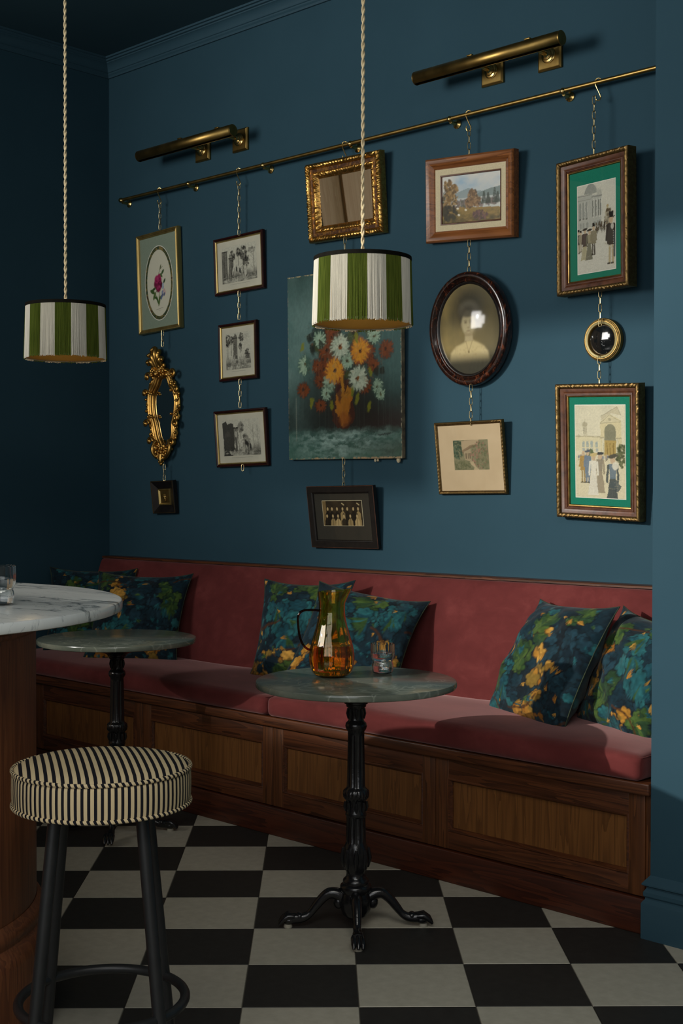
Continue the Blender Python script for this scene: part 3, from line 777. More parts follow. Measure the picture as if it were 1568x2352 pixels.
def ring(name, w, h, prof, mat, parent, z0=0, carve=None, n=1, auto=25):
    """rectangular moulding: prof = (inset, y) from outer back to inner; carve(k, s, side)->extra y"""
    vs_ = []; fs_ = []; P = 4*n
    for k, (i, y) in enumerate(prof):
        c = [(-w/2+i, i), (w/2-i, i), (w/2-i, h-i), (-w/2+i, h-i)]
        for s in range(4):
            a, b = c[s], c[(s+1) % 4]; L = math.hypot(b[0]-a[0], b[1]-a[1])
            for q in range(n):
                t = q/n; yy = y+(carve(k, t*L-L/2, s) if carve and q else 0)
                vs_.append((a[0]+(b[0]-a[0])*t, yy, z0+a[1]+(b[1]-a[1])*t))
    for k in range(len(prof)-1):
        for j in range(P):
            j2 = (j+1) % P; fs_.append((k*P+j, k*P+j2, (k+1)*P+j2, (k+1)*P+j))
    return mesh_obj(name, vs_, fs_, mat, parent, True, auto)
def slab(name, x0, x1, z0, z1, y, mat, parent, th=.002):
    return MB().box(x0, x1, y, y+th, z0, z1).build(name, mat, parent, False)
def pane(w, h, inset, y, parent):
    return mesh_obj('glass', [(-w/2+inset, y, inset), (w/2-inset, y, inset), (w/2-inset, y, h-inset), (-w/2+inset, y, h-inset)], [(0, 1, 2, 3)], M['pane'], parent, False)

# ---- rose print
e, w, h, d = frame_empty('rose', 'framed_print', 'gold-framed botanical print of a crimson rose in an oval sage mount', 'picture')
ring('frame', w, h, [(0, d), (0, .006), (.002, .001), (.006, 0), (.009, .003), (.012, .002), (.016, .005), (.019, .004), (.022, .010)], M['gold_flat'], e)
slab('mount', -w/2+.018, w/2-.018, .018, h-.018, .0115, M['sage_mount'], e)
def oval_band(name, a, b, a2, b2, zc, y, mat, parent, n=64):
    vs_ = []; fs_ = []
    for i in range(n):
        t = 2*PI*i/n; vs_ += [(a*math.cos(t), y, zc+b*math.sin(t)), (a2*math.cos(t), y, zc+b2*math.sin(t))]
    for i in range(n):
        j = (i+1) % n; fs_.append((2*i, 2*j, 2*j+1, 2*i+1))
    return mesh_obj(name, vs_, fs_, mat, parent, False)
zc = h*.485
oval_band('mount_bevel', .112, .186, .108, .182, zc, .0108, M['white_line'], e)
def bm_mat():
    m, nt, b = new_mat('marbled_border'); v = coords(nt); f = noise(nt, v, 38, 3, .6, .6)
    nt.links.new(ramp(nt, f, [(.38, S(38, 60, 36)), (.5, S(88, 86, 44)), (.58, S(150, 128, 74)), (.66, S(60, 44, 30))]), b.inputs['Base Color']); b.inputs['Roughness'].default_value = .7
    return m
oval_band('mount_border', .108, .182, .0945, .165, zc, .0109, bm_mat(), e)
A = Art(110, 190, (214, 210, 190))
for (x, y, r, c) in [(.42, .88, .13, (118, 20, 62)), (.50, .80, .11, (150, 30, 82)), (.42, .76, .10, (172, 44, 98)), (.54, .92, .10, (96, 14, 50)), (.47, 1.0, .10, (132, 24, 70)), (.52, .70, .07, (160, 40, 90))]:
    A.ell(x, y, r, r*1.05, c, 1, .4, .35)
for k in range(16):
    a = k*.9; A.ell(.47+.08*math.cos(a), .86+.13*math.sin(a), .045, .022, [(190, 70, 120), (92, 12, 46), (146, 30, 80)][k % 3], .8, a, .5)
for (x0, y0, x1, y1, wd) in [(.50, .62, .60, .40, .016), (.56, .52, .66, .46, .012), (.50, 1.1, .46, 1.45, .02), (.60, .95, .74, .84, .012), (.44, 1.05, .26, 1.12, .014)]:
    A.line(x0, y0, x1, y1, wd, (70, 84, 40), 1)
for (x, y, rx, ry, ro, c) in [(.66, .60, .08, .035, -.8, (66, 92, 52)), (.60, .68, .07, .03, .9, (82, 104, 58)), (.72, .84, .07, .03, -1.0, (58, 84, 50)), (.22, 1.06, .10, .05, .5, (66, 92, 44)), (.30, 1.18, .11, .045, -1.1, (84, 108, 52)), (.28, 1.0, .08, .035, -.3, (60, 86, 44)),
                              (.42, 1.30, .13, .03, 1.2, (70, 98, 46)), (.50, 1.32, .13, .03, 1.8, (90, 112, 58)), (.36, 1.24, .10, .028, .6, (64, 90, 44)), (.56, 1.24, .10, .028, 2.5, (80, 102, 50)), (.58, .46, .05, .022, -1.2, (92, 96, 60))]:
    A.ell(x, y, rx, ry, c, 1, ro, .4)
for (x, y, c) in [(.66, 1.0, (146, 160, 186)), (.70, 1.08, (200, 160, 160)), (.63, 1.12, (120, 132, 170)), (.74, 1.14, (206, 176, 170)), (.62, 1.20, (84, 96, 140)), (.70, 1.18, (70, 80, 124)), (.66, .93, (160, 176, 196)), (.58, 1.26, (96, 108, 150))]:
    A.ell(x, y, .035, .05, c, .9, .4, .5)
for k in range(26): A.line(.36+.011*k, 1.545-.0012*k, .368+.011*k, 1.540-.0012*k, .010, (120, 116, 104), .7)
A.line(.46, 1.575, .56, 1.57, .008, (140, 136, 124), .6)
picture('picture', A, .190, .330, M['print'], e, 0, zc-.165, .0111, clip=lambda x, z: (x/.095)**2+((z-zc)/.1652)**2 < 1.0)
pane(w, h, .02, .009, e)

# ---- engravings
def engraving(seed, asp, kind):
    W_ = 110; A = Art(W_, int(W_*asp), (196, 194, 178)); rg = random.Random(seed); Y1 = asp
    ink, mid, lt = (34, 33, 30), (88, 86, 78), (142, 140, 128)
    nz = A.noise(9, 9, seed, 5, .65)
    A.put(np.clip((A.Y-Y1*.62)/(Y1*.2), 0, 1)*np.clip(nz*2-.3, 0, 1), ink, .75)
    def tree(x, y, hgt, rx, n, c=(ink, mid, (60, 58, 52))):
        A.line(x, y, x+rg.uniform(-.02, .02), y-hgt, .018, ink, .9, .006)
        A.foliage(x, y-hgt, rx, rx*1.25, list(c)+[(150, 148, 136)], n, .022, rg.random(), .75)
    def ruin(x0, y0, x1, y1, n):
        A.rect(x0, y0, x1, y1, mid, .85)
        for i in range(n):
            x = x0+(x1-x0)*(i+.5)/n; A.rect(x-.012, y0+.03, x+.012, y1, (150, 148, 136), .8); A.rect(x+.006, y0+.03, x+.014, y1, ink, .8)
        for i in range(40):
            A.line(rg.uniform(x0, x1), rg.uniform(y0, y1), rg.uniform(x0, x1), rg.uniform(y0, y1), .004, ink, .35)
        A.rect(x0-.01, y0, x1+.01, y0+.02, ink, .7)
    if kind == 0:
        ruin(0, .10*Y1/.9, .16, .80*Y1/.9, 2); ruin(.2, .22, .34, .62, 2)
        tree(.30, .5, .30, .08, 50); tree(.62, .55, .38, .10, 90); tree(.48, .5, .36, .06, 60); tree(.70, .62, .30, .09, 60)
        A.line(.93, .62, .90, .10, .016, (90, 88, 80), .9, .004)
        for k in range(14): A.line(.91, .15+.03*k, .91+rg.uniform(-.16, .08), .06+.03*k, .005, mid, .7)
        A.foliage(.86, .14, .10, .05, [lt, mid], 26, .02, 5, .6)
    elif kind == 1:
        tree(.08, .7, .50, .13, 110); ruin(.30, .14, .46, .70, 2); A.poly([(.28, .15), (.38, 0.02), (.48, .15)], mid, .9)
        tree(.62, .5, .36, .09, 70); tree(.22, .6, .40, .09, 70); tree(.58, .58, .2, .06, 40); tree(.85, .7, .12, .10, 60)
        A.foliage(.80, .12, .14, .06, [(170, 168, 154), (182, 180, 166)], 24, .03, 8, .5); ruin(.78, .58, .95, .72, 4)
    else:
        A.poly([(0, .06), (.10, .02), (.14, .08), (.30, .06), (.34, .85), (.04, .85)], (52, 51, 47), .95)
        A.ell(.13, .30, .075, .10, (84, 82, 75), .9); A.rect(.06, .30, .20, .80, (70, 69, 63), .8)
        ruin(.30, .14, .42, .78, 2); A.ell(.36, .26, .035, .06, (190, 188, 174), .8)
        tree(.50, .5, .36, .07, 60, (mid, lt)); tree(.60, .6, .24, .07, 50, (mid, lt)); tree(.67, .62, .22, .06, 40, (mid, lt))
        for x in (.84, .95):
            A.line(x, .75, x-.03, .12, .014, (110, 108, 98), .9, .004)
            for k in range(16): A.line(x-.015, .20+.025*k, x+rg.uniform(-.16, .10), .08+.03*k, .004, lt, .8)
    for k in range(9):                     # a few small figures in the foreground
        x = rg.uniform(.28, .74); y = Y1*rg.uniform(.62, .80)
        A.ell(x, y, .022, .055, rg.choice([(204, 202, 188), (180, 178, 164), ink]), .9); A.ell(x, y-.066, .012, .014, (170, 168, 154), .9)
        A.line(x+.015, y-.02, x+.025, y+.06, .012, ink, .8)
    for k in range(60):
        x = rg.uniform(0, 1); y = Y1*rg.uniform(.80, .98); A.line(x, y, x+rg.uniform(.03, .12), y+rg.uniform(-.02, .015), .007, rg.choice([ink, (196, 194, 178), mid]), .6)
    A.foliage(.30, Y1*.93, .25, .04, [(196, 194, 178), (170, 168, 154)], 20, .025, seed, .7)
    A.warp(.012, 14, seed)
    A.a *= (.78+.44*A.noise(60, 60, seed+1, 2)[..., None])
    return A
def eng_frame(key, kind, label):
    e, w, h, d = frame_empty(key, 'framed_engraving', label, 'picture', 'framed black and white engravings')
    ring('frame', w, h, [(0, d), (0, .006), (.003, .001), (.007, 0), (.011, .003), (.0125, .005)], M['frame_mahog'], e)
    ring('inner_slip', w-.025, h-.025, [(0, .006), (.001, .0035), (.005, .006), (.007, .010)], M['gold_flat'], e, .0125)
    slab('mount', -w/2+.018, w/2-.018, .018, h-.018, .0112, mat_noise('paper', S(196, 192, 174), S(206, 202, 184), 14, .9), e)
    mx = .05 if kind != 1 else .045
    pw, ph = w-2*mx, h-.098
    picture('picture', engraving(11+kind, ph/pw, kind), pw, ph, M['print'], e, 0, .052, .0108)
    cap = Art(80, 6, (200, 197, 180)); rg = random.Random(kind)
    for k in range(50): cap.line(.15+.014*k, .03, .15+.014*k+rg.uniform(.003, .01), .03+rg.uniform(-.01, .01), .010, (120, 118, 106), .6)
    picture('caption', cap, pw*.8, .008, M['print'], e, 0, .038, .0109)
    pane(w, h, .016, .0085, e)
eng_frame('eng1', 0, 'mahogany-framed engraving of wooded ruins, highest of the three engravings')
eng_frame('eng2', 1, 'narrow mahogany-framed engraving with a tower, middle of the three engravings')
eng_frame('eng3', 2, 'mahogany-framed engraving of a dark ruined arch, lowest of the three engravings')

# ---- tiny black frame with gold centre
e, w, h, d = frame_empty('small', 'small_frame', 'tiny black frame with a gold centre and ornament, lowest under the carved mirror', 'picture')
ring('frame', w, h, [(0, d), (0, .004), (.002, 0), (.004, 0), (.0045, .001), (.042, .016)], M['frame_black'], e)
ring('edge_line', w-.004, h-.004, [(0, .0012), (.0005, -.0006), (.002, -.0006), (.0025, .001)], M['gold_dark'], e, .002)
ring('inner_slip', w-.082, h-.082, [(0, .016), (.001, .010), (.005, .010), (.012, .0175)], M['gold_flat'], e, .041)
slab('picture', -w/2+.05, w/2-.05, .05, h-.05, .0170, M['gold_dark'], e)
mb = MB(); rg = random.Random(3)
for k in range(6):
    a = k*PI/3; mb.ball((.006*math.cos(a), .0155, h/2+.009*math.sin(a)), .0045, .003, .0045, 8, 6)
mb.ball((0, .0145, h/2), .004, .004, .004, 8, 6).ball((.002, .015, h/2-.016), .003, .003, .004, 8, 6)
mb.build('ornament', M['brass_bright'], e)

# ---- square gilt mirror
def carve_leaf(amp, pitch):
    def fn(k, s, side):
        if k in (2, 3, 4): return -amp*(.5+.5*math.sin(2*PI*s/pitch+k*1.3))+amp*.35*math.sin(s*911+k*5)
        if k in (9, 10, 11): return -amp*.6*(.5+.5*math.sin(2*PI*s/(pitch*.8)+k*2))+amp*.4*math.sin(s*733+k*3)
        return 0
    return fn
e, w, h, d = frame_empty('mirror', 'gilt_mirror', 'rectangular mirror in a wide carved gilt frame hanging straight off the rail', 'mirror')
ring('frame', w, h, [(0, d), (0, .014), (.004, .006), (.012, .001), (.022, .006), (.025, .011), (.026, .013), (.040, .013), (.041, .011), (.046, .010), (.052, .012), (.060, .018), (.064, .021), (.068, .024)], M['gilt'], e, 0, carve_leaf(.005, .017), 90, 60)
slab('mirror_glass', -w/2+.062, w/2-.062, .062, h-.062, .0245, M['mirror'], e, .003)

# ---- landscape in oak frame
e, w, h, d = frame_empty('land', 'landscape_painting', 'small landscape painting with trees and lake in a broad oak frame', 'picture')
ring('frame', w, h, [(0, d), (0, .010), (.003, .004), (.008, .000), (.018, .003), (.028, .011), (.033, .014), (.036, .012), (.040, .014), (.042, .017), (.046, .017)], M['frame_oak'], e)
ring('linen_slip', w-.088, h-.088, [(0, .018), (.0, .0165), (.022, .0185), (.024, .021)], M['linen'], e, .044)
ring('inner_slip', w-.134, h-.134, [(0, .021), (.001, .018), (.005, .019), (.007, .0235)], M['frame_brown'], e, .067)
pw, ph = w-.148, h-.148
A = Art(130, int(130*ph/pw), (150, 178, 196)); Y1 = A.A
n1 = A.noise(3, 5, 4, 5)
A.put(np.clip(n1*1.8-.5, 0, 1)*np.clip(1.3-A.Y/Y1, 0, 1), (222, 214, 196), .9)
A.put(np.clip((A.Y-Y1*.15)/(Y1*.4), 0, 1), (214, 208, 186), .6)
A.poly([(0, Y1*.42), (.12, Y1*.34), (.2, Y1*.40), (.34, Y1*.33), (.46, Y1*.29), (.6, Y1*.36), (.72, Y1*.38), (1, Y1*.30), (1, Y1*.6), (0, Y1*.6)], (132, 148, 148), .9)
A.poly([(.55, Y1*.46), (.7, Y1*.38), (.85, Y1*.33), (1, Y1*.32), (1, Y1*.5), (.55, Y1*.5)], (112, 128, 122), .8)
A.rect(.2, Y1*.49, 1, Y1*.58, (188, 192, 186), .85)
A.poly([(0, Y1*.62), (.3, Y1*.66), (.55, Y1*.70), (1, Y1*.74), (1, Y1), (0, Y1)], (150, 122, 62), 1)
n2 = A.noise(14, 30, 9, 4)
A.put(np.clip((A.Y-Y1*.70)/(Y1*.1), 0, 1)*np.clip(n2*2-.5, 0, 1), (92, 84, 34), .7)
A.put(np.clip((A.Y-Y1*.84)/(Y1*.1), 0, 1)*np.clip(n2*2-.3, 0, 1), (58, 54, 26), .7)
for x in (.25, .32, .38, .45, .60, .66, .80, .9): A.foliage(x, Y1*.61, .05, .05, [(104, 98, 96), (128, 112, 104), (92, 92, 74)], 24, .02, int(x*99), .8)
for x, hh in ((.72, .16), (.79, .14), (.90, .20), (.95, .14), (.03, .2)):
    for k in range(10):
        yy = Y1*.64-hh+hh*k/10; ww = .006+.035*k/10; A.line(x-ww, yy+.012, x+ww, yy+.008, .016, (44, 58, 44), .9)
A.line(.14, Y1*.66, .12, Y1*.2, .016, (64, 50, 34), 1, .006); A.line(.15, Y1*.5, .22, Y1*.3, .01, (64, 50, 34), 1)
for (x, y, rx, ry) in [(.10, .20, .07, .08), (.20, .28, .08, .06), (.14, .40, .09, .10), (.16, .52, .11, .12), (.08, .52, .07, .10)]:
    A.foliage(x, Y1*y/.80*.8, rx, ry, [(120, 92, 50), (150, 120, 70), (86, 70, 42), (168, 140, 92)], 60, .020, int(x*1000+y*77), .85)
for (x, y, rx, ry) in [(.53, .44, .06, .08), (.53, .55, .10, .10), (.47, .60, .06, .06), (.60, .58, .06, .08)]:
    A.foliage(x, Y1*y, rx, ry, [(104, 78, 48), (136, 104, 66), (76, 62, 42), (156, 124, 84)], 60, .020, int(x*1000+y*77), .85)
A.foliage(.12, Y1*.78, .14, .09, [(44, 42, 28), (58, 54, 32), (36, 36, 26)], 60, .03, 5, .8)
A.foliage(.66, Y1*.87, .12, .06, [(92, 66, 62), (120, 84, 76), (72, 58, 44)], 60, .02, 6, .85)
for x, y in ((.27, .70), (.41, .745), (.29, .84)): A.ell(x, Y1*y, .022, .013, (226, 216, 190), 1, .2, .4)
picture('picture', A, pw, ph, M['oil'], e, 0, .074, .0235)

# ---- big flower canvas
e, w, h, d = frame_empty('canvas', 'flower_canvas', 'large unframed oil canvas of daisies in an amber vase, behind the striped shade', 'picture')
mb = MB().box(-w/2, w/2, .0006, d, 0, h, bev=.002); mb.build('stretcher', mat_noise('canvas_edge', S(70, 60, 48), S(150, 138, 112), 26, .8), e)
A = Art(210, 254, (70, 104, 100)); Y1 = A.A
n0, n1, n2 = A.noise(3, 3, 21, 5), A.noise(8, 5, 22, 5), A.noise(18, 60, 23, 3)
A.put(np.clip(1-A.X*1.5, 0, 1)*np.clip(n0*2-.4, 0, 1), (128, 156, 148), .75)
A.put(np.clip(.25-A.Y, 0, .25)*4*np.clip(n1*1.6, 0, 1), (40, 66, 62), .9)
A.put(np.clip(A.X*1.5-.6, 0, 1)*np.clip(1.2-n0, 0, 1), (26, 66, 66), .85)
A.put(np.clip((A.Y-.62)*3.2, 0, 1)*np.clip(1.35-n0, 0, 1), (22, 36, 32), .95)
A.put(np.clip((A.Y-.78)*5, 0, 1)*np.clip((A.X-.35)*2.4, 0, 1), (40, 26, 24), .85)
A.put(np.clip((A.Y-.86)*5, 0, 1)*np.clip(.5-A.X, 0, 1)*2, (14, 30, 28), .7)
A.ell(.50, .80, .30, .30, (26, 22, 18), .75, 0, 1.0)
A.put(np.clip((A.Y-1.0)*18, 0, 1), (62, 98, 88), .95)
A.put(np.clip((A.Y-1.0)*18, 0, 1)*np.clip(n2*2.4-.8, 0, 1)*np.clip(1.25-abs(A.X-.52)*2.3, 0, 1), (160, 190, 180), .9)
A.put(np.clip((A.Y-1.07)*12, 0, 1)*np.clip(A.X*1.6-.5, 0, 1), (56, 62, 50), .7)
A.put(np.clip((A.Y-1.10)*12, 0, 1)*np.clip(n1*1.8-.3, 0, 1), (70, 108, 92), .6)
# vase
A.poly([(.44, .70), (.56, .70), (.575, .80), (.60, .90), (.60, .96), (.55, 1.01), (.46, 1.01), (.41, .96), (.41, .88), (.435, .80)], (66, 30, 14), .95)
A.poly([(.44, .80), (.47, .77), (.50, .74), (.51, .80), (.54, .74), (.57, .75), (.57, .84), (.55, .93), (.50, .99), (.47, .93), (.44, .90)], (176, 116, 26), .9)
A.poly([(.43, .82), (.47, .80), (.50, .86), (.53, .80), (.57, .82), (.57, .90), (.53, .95), (.46, .93)], (170, 104, 22), .7)
A.rect(.480, .66, .515, .78, (186, 128, 30), .8); A.ell(.515, .95, .045, .04, (150, 84, 18), .9, 0, .7)
A.rect(.505, .68, .517, .74, (50, 24, 12), .8); A.ell(.47, .78, .02, .06, (56, 22, 26), .8)
for k in range(80):
    rg = random.Random(k); a = rg.random()*2*PI; dd = rg.random()**.5
    A.ell(.50+.30*dd*math.cos(a), .44+.24*dd*math.sin(a), .022, .035, rg.choice([(24, 34, 24), (36, 44, 26), (20, 30, 28), (66, 74, 24)]), .75, a, .6)
rg = random.Random(5)
def daisy(x, y, r, petal, dark, core, n=18, sq=1.0, half=None):
    A.ell(x, y, r*.95, r*.98*sq, dark, .85, 0, .5)
    for ring_, (r0, L) in enumerate(((.62, .42), (.42, .34))):
        for k in range(n):
            a = 2*PI*(k+.5*ring_)/n+rg.uniform(-.1, .1)
            if half is not None and math.cos(a-half) < -.2: continue
            c = petal if rg.random() < .65 else tuple(int(q*.78+.22*p) for q, p in zip(petal, dark))
            A.ell(x+r*r0*math.cos(a), y+r*r0*math.sin(a)*sq, r*L, r*.115, c, .95, math.atan2(math.sin(a)*sq, math.cos(a)), .4)
    A.ell(x, y, r*.2, r*.2, core, 1, 0, .5); A.ell(x-.004, y-.004, r*.1, r*.1, (40, 24, 12), .8)
O1, O2, W1_, D_ = (176, 90, 20), (206, 142, 36), (186, 198, 174), (74, 96, 80)
RU, RD = (116, 58, 22), (58, 28, 12)
for x, y, r in [(.36, .50, .075), (.33, .63, .075), (.30, .70, .05), (.41, .41, .07), (.72, .55, .062), (.68, .74, .065), (.87, .53, .055), (.30, .86, .05), (.14, .75, .055), (.76, .62, .05), (.28, .60, .05), (.40, .36, .06), (.52, .32, .06), (.62, .36, .05)]:
    daisy(x, y, r, RU, RD, (60, 30, 12), 14)
for x, y, r, hf in [(.16, .59, .062, PI), (.30, .43, .055, None), (.38, .72, .06, None), (.35, .78, .045, None), (.80, .76, .05, None), (.77, .44, .055, None), (.54, .58, .055, None), (.82, .80, .04, None)]:
    daisy(x, y, r, (150, 176, 150), (58, 88, 72), (90, 96, 60), 13, 1.1, hf)
daisy(.475, .49, .085, W1_, D_, (128, 74, 26)); daisy(.655, .525, .080, O2, O1, (98, 52, 16), 20); daisy(.425, .645, .082, O2, O1, (96, 50, 16), 20); daisy(.635, .70, .082, W1_, D_, (120, 76, 28))
for x, y in ((.62, .44), (.74, .66), (.40, .86), (.62, .83), (.73, .88), (.22, .84), (.58, .78), (.14, .47)): A.ell(x, y, .014, .034, (122, 126, 26), .85, rg.uniform(-.4, .4), .5)
for x, y in ((.21, .42), (.23, .48), (.31, .46), (.79, .66), (.84, .66)): A.ell(x, y, .022, .03, (26, 34, 24), .9, 0, .4)
for k in range(420):                      # loose brushwork over the blooms
    a = rg.random()*2*PI; dd = rg.random()**.5; x = .50+.36*dd*math.cos(a); y = .52+.30*dd*math.sin(a); q = rg.uniform(0, 6.3); L = rg.uniform(.012, .03)
    A.line(x, y, x+L*math.cos(q), y+L*math.sin(q), .006, rg.choice([(30, 40, 30), (96, 48, 18), (60, 30, 14), (36, 52, 44), (150, 90, 28), (120, 140, 118)]), .35, .002)
A.warp(.016, 16, 61); A.warp(.008, 40, 71)
for k in range(40):
    x = rg.random(); A.line(x, rg.uniform(.1, 1.1), x+rg.uniform(-.01, .01), rg.uniform(.3, 1.2), .004, (120, 140, 130), .10)
for yy in np.linspace(.80, 1.08, 40): A.line(.075, yy, .076, yy+.005, .004, (150, 156, 140), .5)
for k in range(18): A.line(.80+.006*k, 1.06-.0006*k, .806+.006*k, 1.055+rg.uniform(-.006, .008), .006, (20, 20, 16), .7)
for k in range(120):
    x = rg.uniform(.6, 1.0) if k % 2 else rg.random(); A.ell(x, Y1-rg.uniform(0, .012), rg.uniform(.003, .012), .004, (176, 150, 112), .8)
for k in range(110): A.ell(1-rg.uniform(0, .006), rg.uniform(0, Y1), .003, rg.uniform(.003, .014), (176, 168, 140), .7)
for k in range(60): A.ell(rg.random(), rg.uniform(0, .006), rg.uniform(.004, .014), .004, (190, 172, 130), .7)
for k in range(40): A.ell(rg.uniform(0, .005), rg.uniform(0, Y1), .003, rg.uniform(.002, .012), (170, 150, 126), .6)
A.a *= (.86+.28*A.noise(90, 50, 31, 2)[..., None])
picture('picture', A, w-.001, h-.001, M['oil'], e, 0, .0005, 0)
for x, r in ((w/2-.03, .010), (w/2-.16, .006), (w/2-.145, .005)):
    MB().ball((x, .012, -.006), r, r*.8, r*1.3, 8, 6).build('torn_canvas', M['linen'], e)

# ---- oval portrait
OV = Matrix(((1, 0, 0, 2.404), (0, math.cos(.06), -math.sin(.06), -.047), (0, math.sin(.06), math.cos(.06), 1.728), (0, 0, 0, 1)))
e = empty('oval_portrait', label='oval photograph of a person in a pale blouse under convex glass, dark burl frame', cat='picture', mat=OV)
a_, b_, ocz = .195, .2235, .2235
def oval_ring(name, prof, mat, parent, n=96):
    vs_ = []; fs_ = []
    for i_, y in prof:
        for k in range(n):
            t = 2*PI*k/n; vs_.append(((a_-i_)*math.cos(t), y, ocz+(b_-i_)*math.sin(t)))
    for k in range(len(prof)-1):
        for j in range(n): fs_.append((k*n+j, k*n+(j+1) % n, (k+1)*n+(j+1) % n, (k+1)*n+j))
    return mesh_obj(name, vs_, fs_, mat, parent, True, 40)
oval_ring('frame', [(0, .036), (0, .014), (.004, .006), (.012, .001), (.020, .002), (.026, .009), (.029, .012), (.031, .009), (.034, .008), (.037, .011), (.039, .015)], M['tortoise'], e)
oval_ring('inner_slip', [(.038, .015), (.040, .011), (.044, .012), (.048, .017), (.050, .020)], M['frame_black'], e)
A = Art(130, 154, (112, 102, 74)); Y1 = A.A
n0 = A.noise(4, 4, 41, 5)
A.put(np.clip(1.1-A.X*1.3, 0, 1)*np.clip(n0*1.8-.2, 0, 1), (164, 142, 88), .8)
A.put(np.clip((A.Y-.8)*3, 0, 1), (58, 56, 46), .85)
A.put(np.clip(abs(A.X-.5)*2-.72, 0, 1)*3, (54, 52, 42), .6)
A.ell(.50, .30, .28, .24, (62, 60, 52), .85, 0, .9)
A.poly([(.16, 1.02), (.19, .88), (.27, .81), (.40, .765), (.46, .74), (.56, .74), (.62, .765), (.73, .82), (.80, .90), (.82, 1.02)], (198, 180, 134), .95)
A.blur(4)
A.put(np.clip((A.Y-.88)*8, 0, 1), (60, 58, 48), .9)
for k in range(40):
    x = rg.uniform(.24, .76); y = rg.uniform(.82, .93); A.ell(x, y, .006, .010, (150, 128, 90), .6)
A.ell(.50, .345, .150, .115, (112, 106, 90), .9, 0, .6); A.ell(.50, .44, .150, .15, (74, 69, 58), .8, 0, .6)
A.ell(.49, .52, .108, .150, (190, 176, 138), 1, 0, .25); A.poly([(.435, .62), (.55, .62), (.56, .75), (.425, .75)], (168, 152, 116), 1)
A.ell(.49, .395, .105, .045, (98, 92, 78), .95, 0, .6); A.ell(.56, .54, .05, .12, (158, 144, 110), .55, 0, .9)
for x in (.447, .533):
    A.ell(x, .502, .026, .018, (150, 134, 102), .7, 0, .7); A.ell(x, .503, .014, .008, (66, 58, 44), .9, 0, .5); A.line(x-.026, .479, x+.024, .476, .008, (104, 94, 74), .8)
A.line(.492, .50, .484, .560, .012, (204, 190, 152), .6); A.ell(.49, .572, .022, .008, (140, 122, 92), .8, 0, .7)
A.ell(.49, .612, .034, .008, (128, 102, 76), .9, 0, .6); A.ell(.49, .632, .026, .007, (204, 188, 150), .6, 0, .8); A.ell(.49, .668, .05, .012, (150, 134, 102), .6, 0, .9)
A.ell(.380, .53, .014, .03, (164, 148, 112), .9)
for yy in (.69, .71, .73): A.line(.43, yy, .555, yy, .008, (200, 186, 148), .6)
A.blur(2)
A.line(.44, .74, .48, .87, .006, (112, 92, 64), .8); A.line(.55, .74, .49, .87, .006, (112, 92, 64), .8); A.ell(.485, .885, .012, .016, (98, 80, 54), .9)
A.blur(1)
picture('picture', A, .300, .357, M['print'], e, 0, ocz-.1785, .0185, clip=lambda x, z: (x/.149)**2+((z-ocz)/.1777)**2 < 1)
vs_ = []; fs_ = []; nr, na = 14, 64
vs_.append((0, -.016, ocz))
for i in range(1, nr+1):
    t = i/nr
    for k in range(na):
        q = 2*PI*k/na; vs_.append((.149*t*math.cos(q), .0165-.0325*(1-t*t), ocz+.1775*t*math.sin(q)))
for k in range(na): fs_.append((0, 1+k, 1+(k+1) % na))
for i in range(nr-1):
    for k in range(na): fs_.append((1+i*na+k, 1+(i+1)*na+k, 1+(i+1)*na+(k+1) % na, 1+i*na+(k+1) % na))
mesh_obj('convex_glass', vs_, fs_, M['dome'], e, True)

# ---- cottage print
def rope(amp, pitch):
    def fn(k, s, side): return -amp*(.5+.5*math.sin(2*PI*s/pitch+k*1.6)) if k in (2, 3, 4) else 0
    return fn
e, w, h, d = frame_empty('cottage', 'cottage_print', 'small print of a thatched cottage in a wide cream mount and thin dull gilt frame', 'picture')
ring('frame', w, h, [(0, d), (0, .007), (.002, .003), (.005, .001), (.009, .003), (.011, .005), (.014, .008)], M['gilt_dull'], e, 0, rope(.002, .014), 70, 50)
slab('mount', -w/2+.012, w/2-.012, .012, h-.012, .0095, M['cream_mount'], e)
pw, ph = .172, .118
A = Art(90, int(90*ph/pw), (130, 124, 96)); Y1 = A.A
A.put(np.clip(A.noise(12, 12, 3, 4)*2-.6, 0, 1), (92, 96, 68), .8)
A.foliage(.12, .2, .16, .22, [(64, 80, 62), (80, 96, 76), (56, 70, 54)], 90, .03, 3, .8)
A.poly([(.24, .02), (.75, 0), (.70, .12), (.52, .14), (.26, .28)], (168, 148, 118), .95); A.poly([(.24, .24), (.50, .12), (.70, .10), (.70, .15), (.5, .18), (.28, .32)], (120, 98, 76), .8)
A.poly([(.30, .26), (.50, .20), (.52, .50), (.32, .44)], (158, 140, 112), .9)
for x in (.35, .41, .46): A.rect(x, .30, x+.025, .42, (92, 80, 62), .9)
A.foliage(.75, .35, .25, .30, [(104, 100, 72), (130, 118, 90), (150, 104, 92), (88, 92, 66)], 150, .022, 8, .75)
A.poly([(.42, .50), (.55, .48), (.62, .60), (.72, Y1), (.55, Y1), (.58, .62)], (186, 166, 132), .7)
A.foliage(.25, .58, .25, .10, [(96, 98, 70), (120, 116, 86), (84, 88, 62)], 90, .022, 9, .75)
picture('picture', A, pw, ph, M['print'], e, .004, .096, .0090)
pane(w, h, .012, .0072, e)

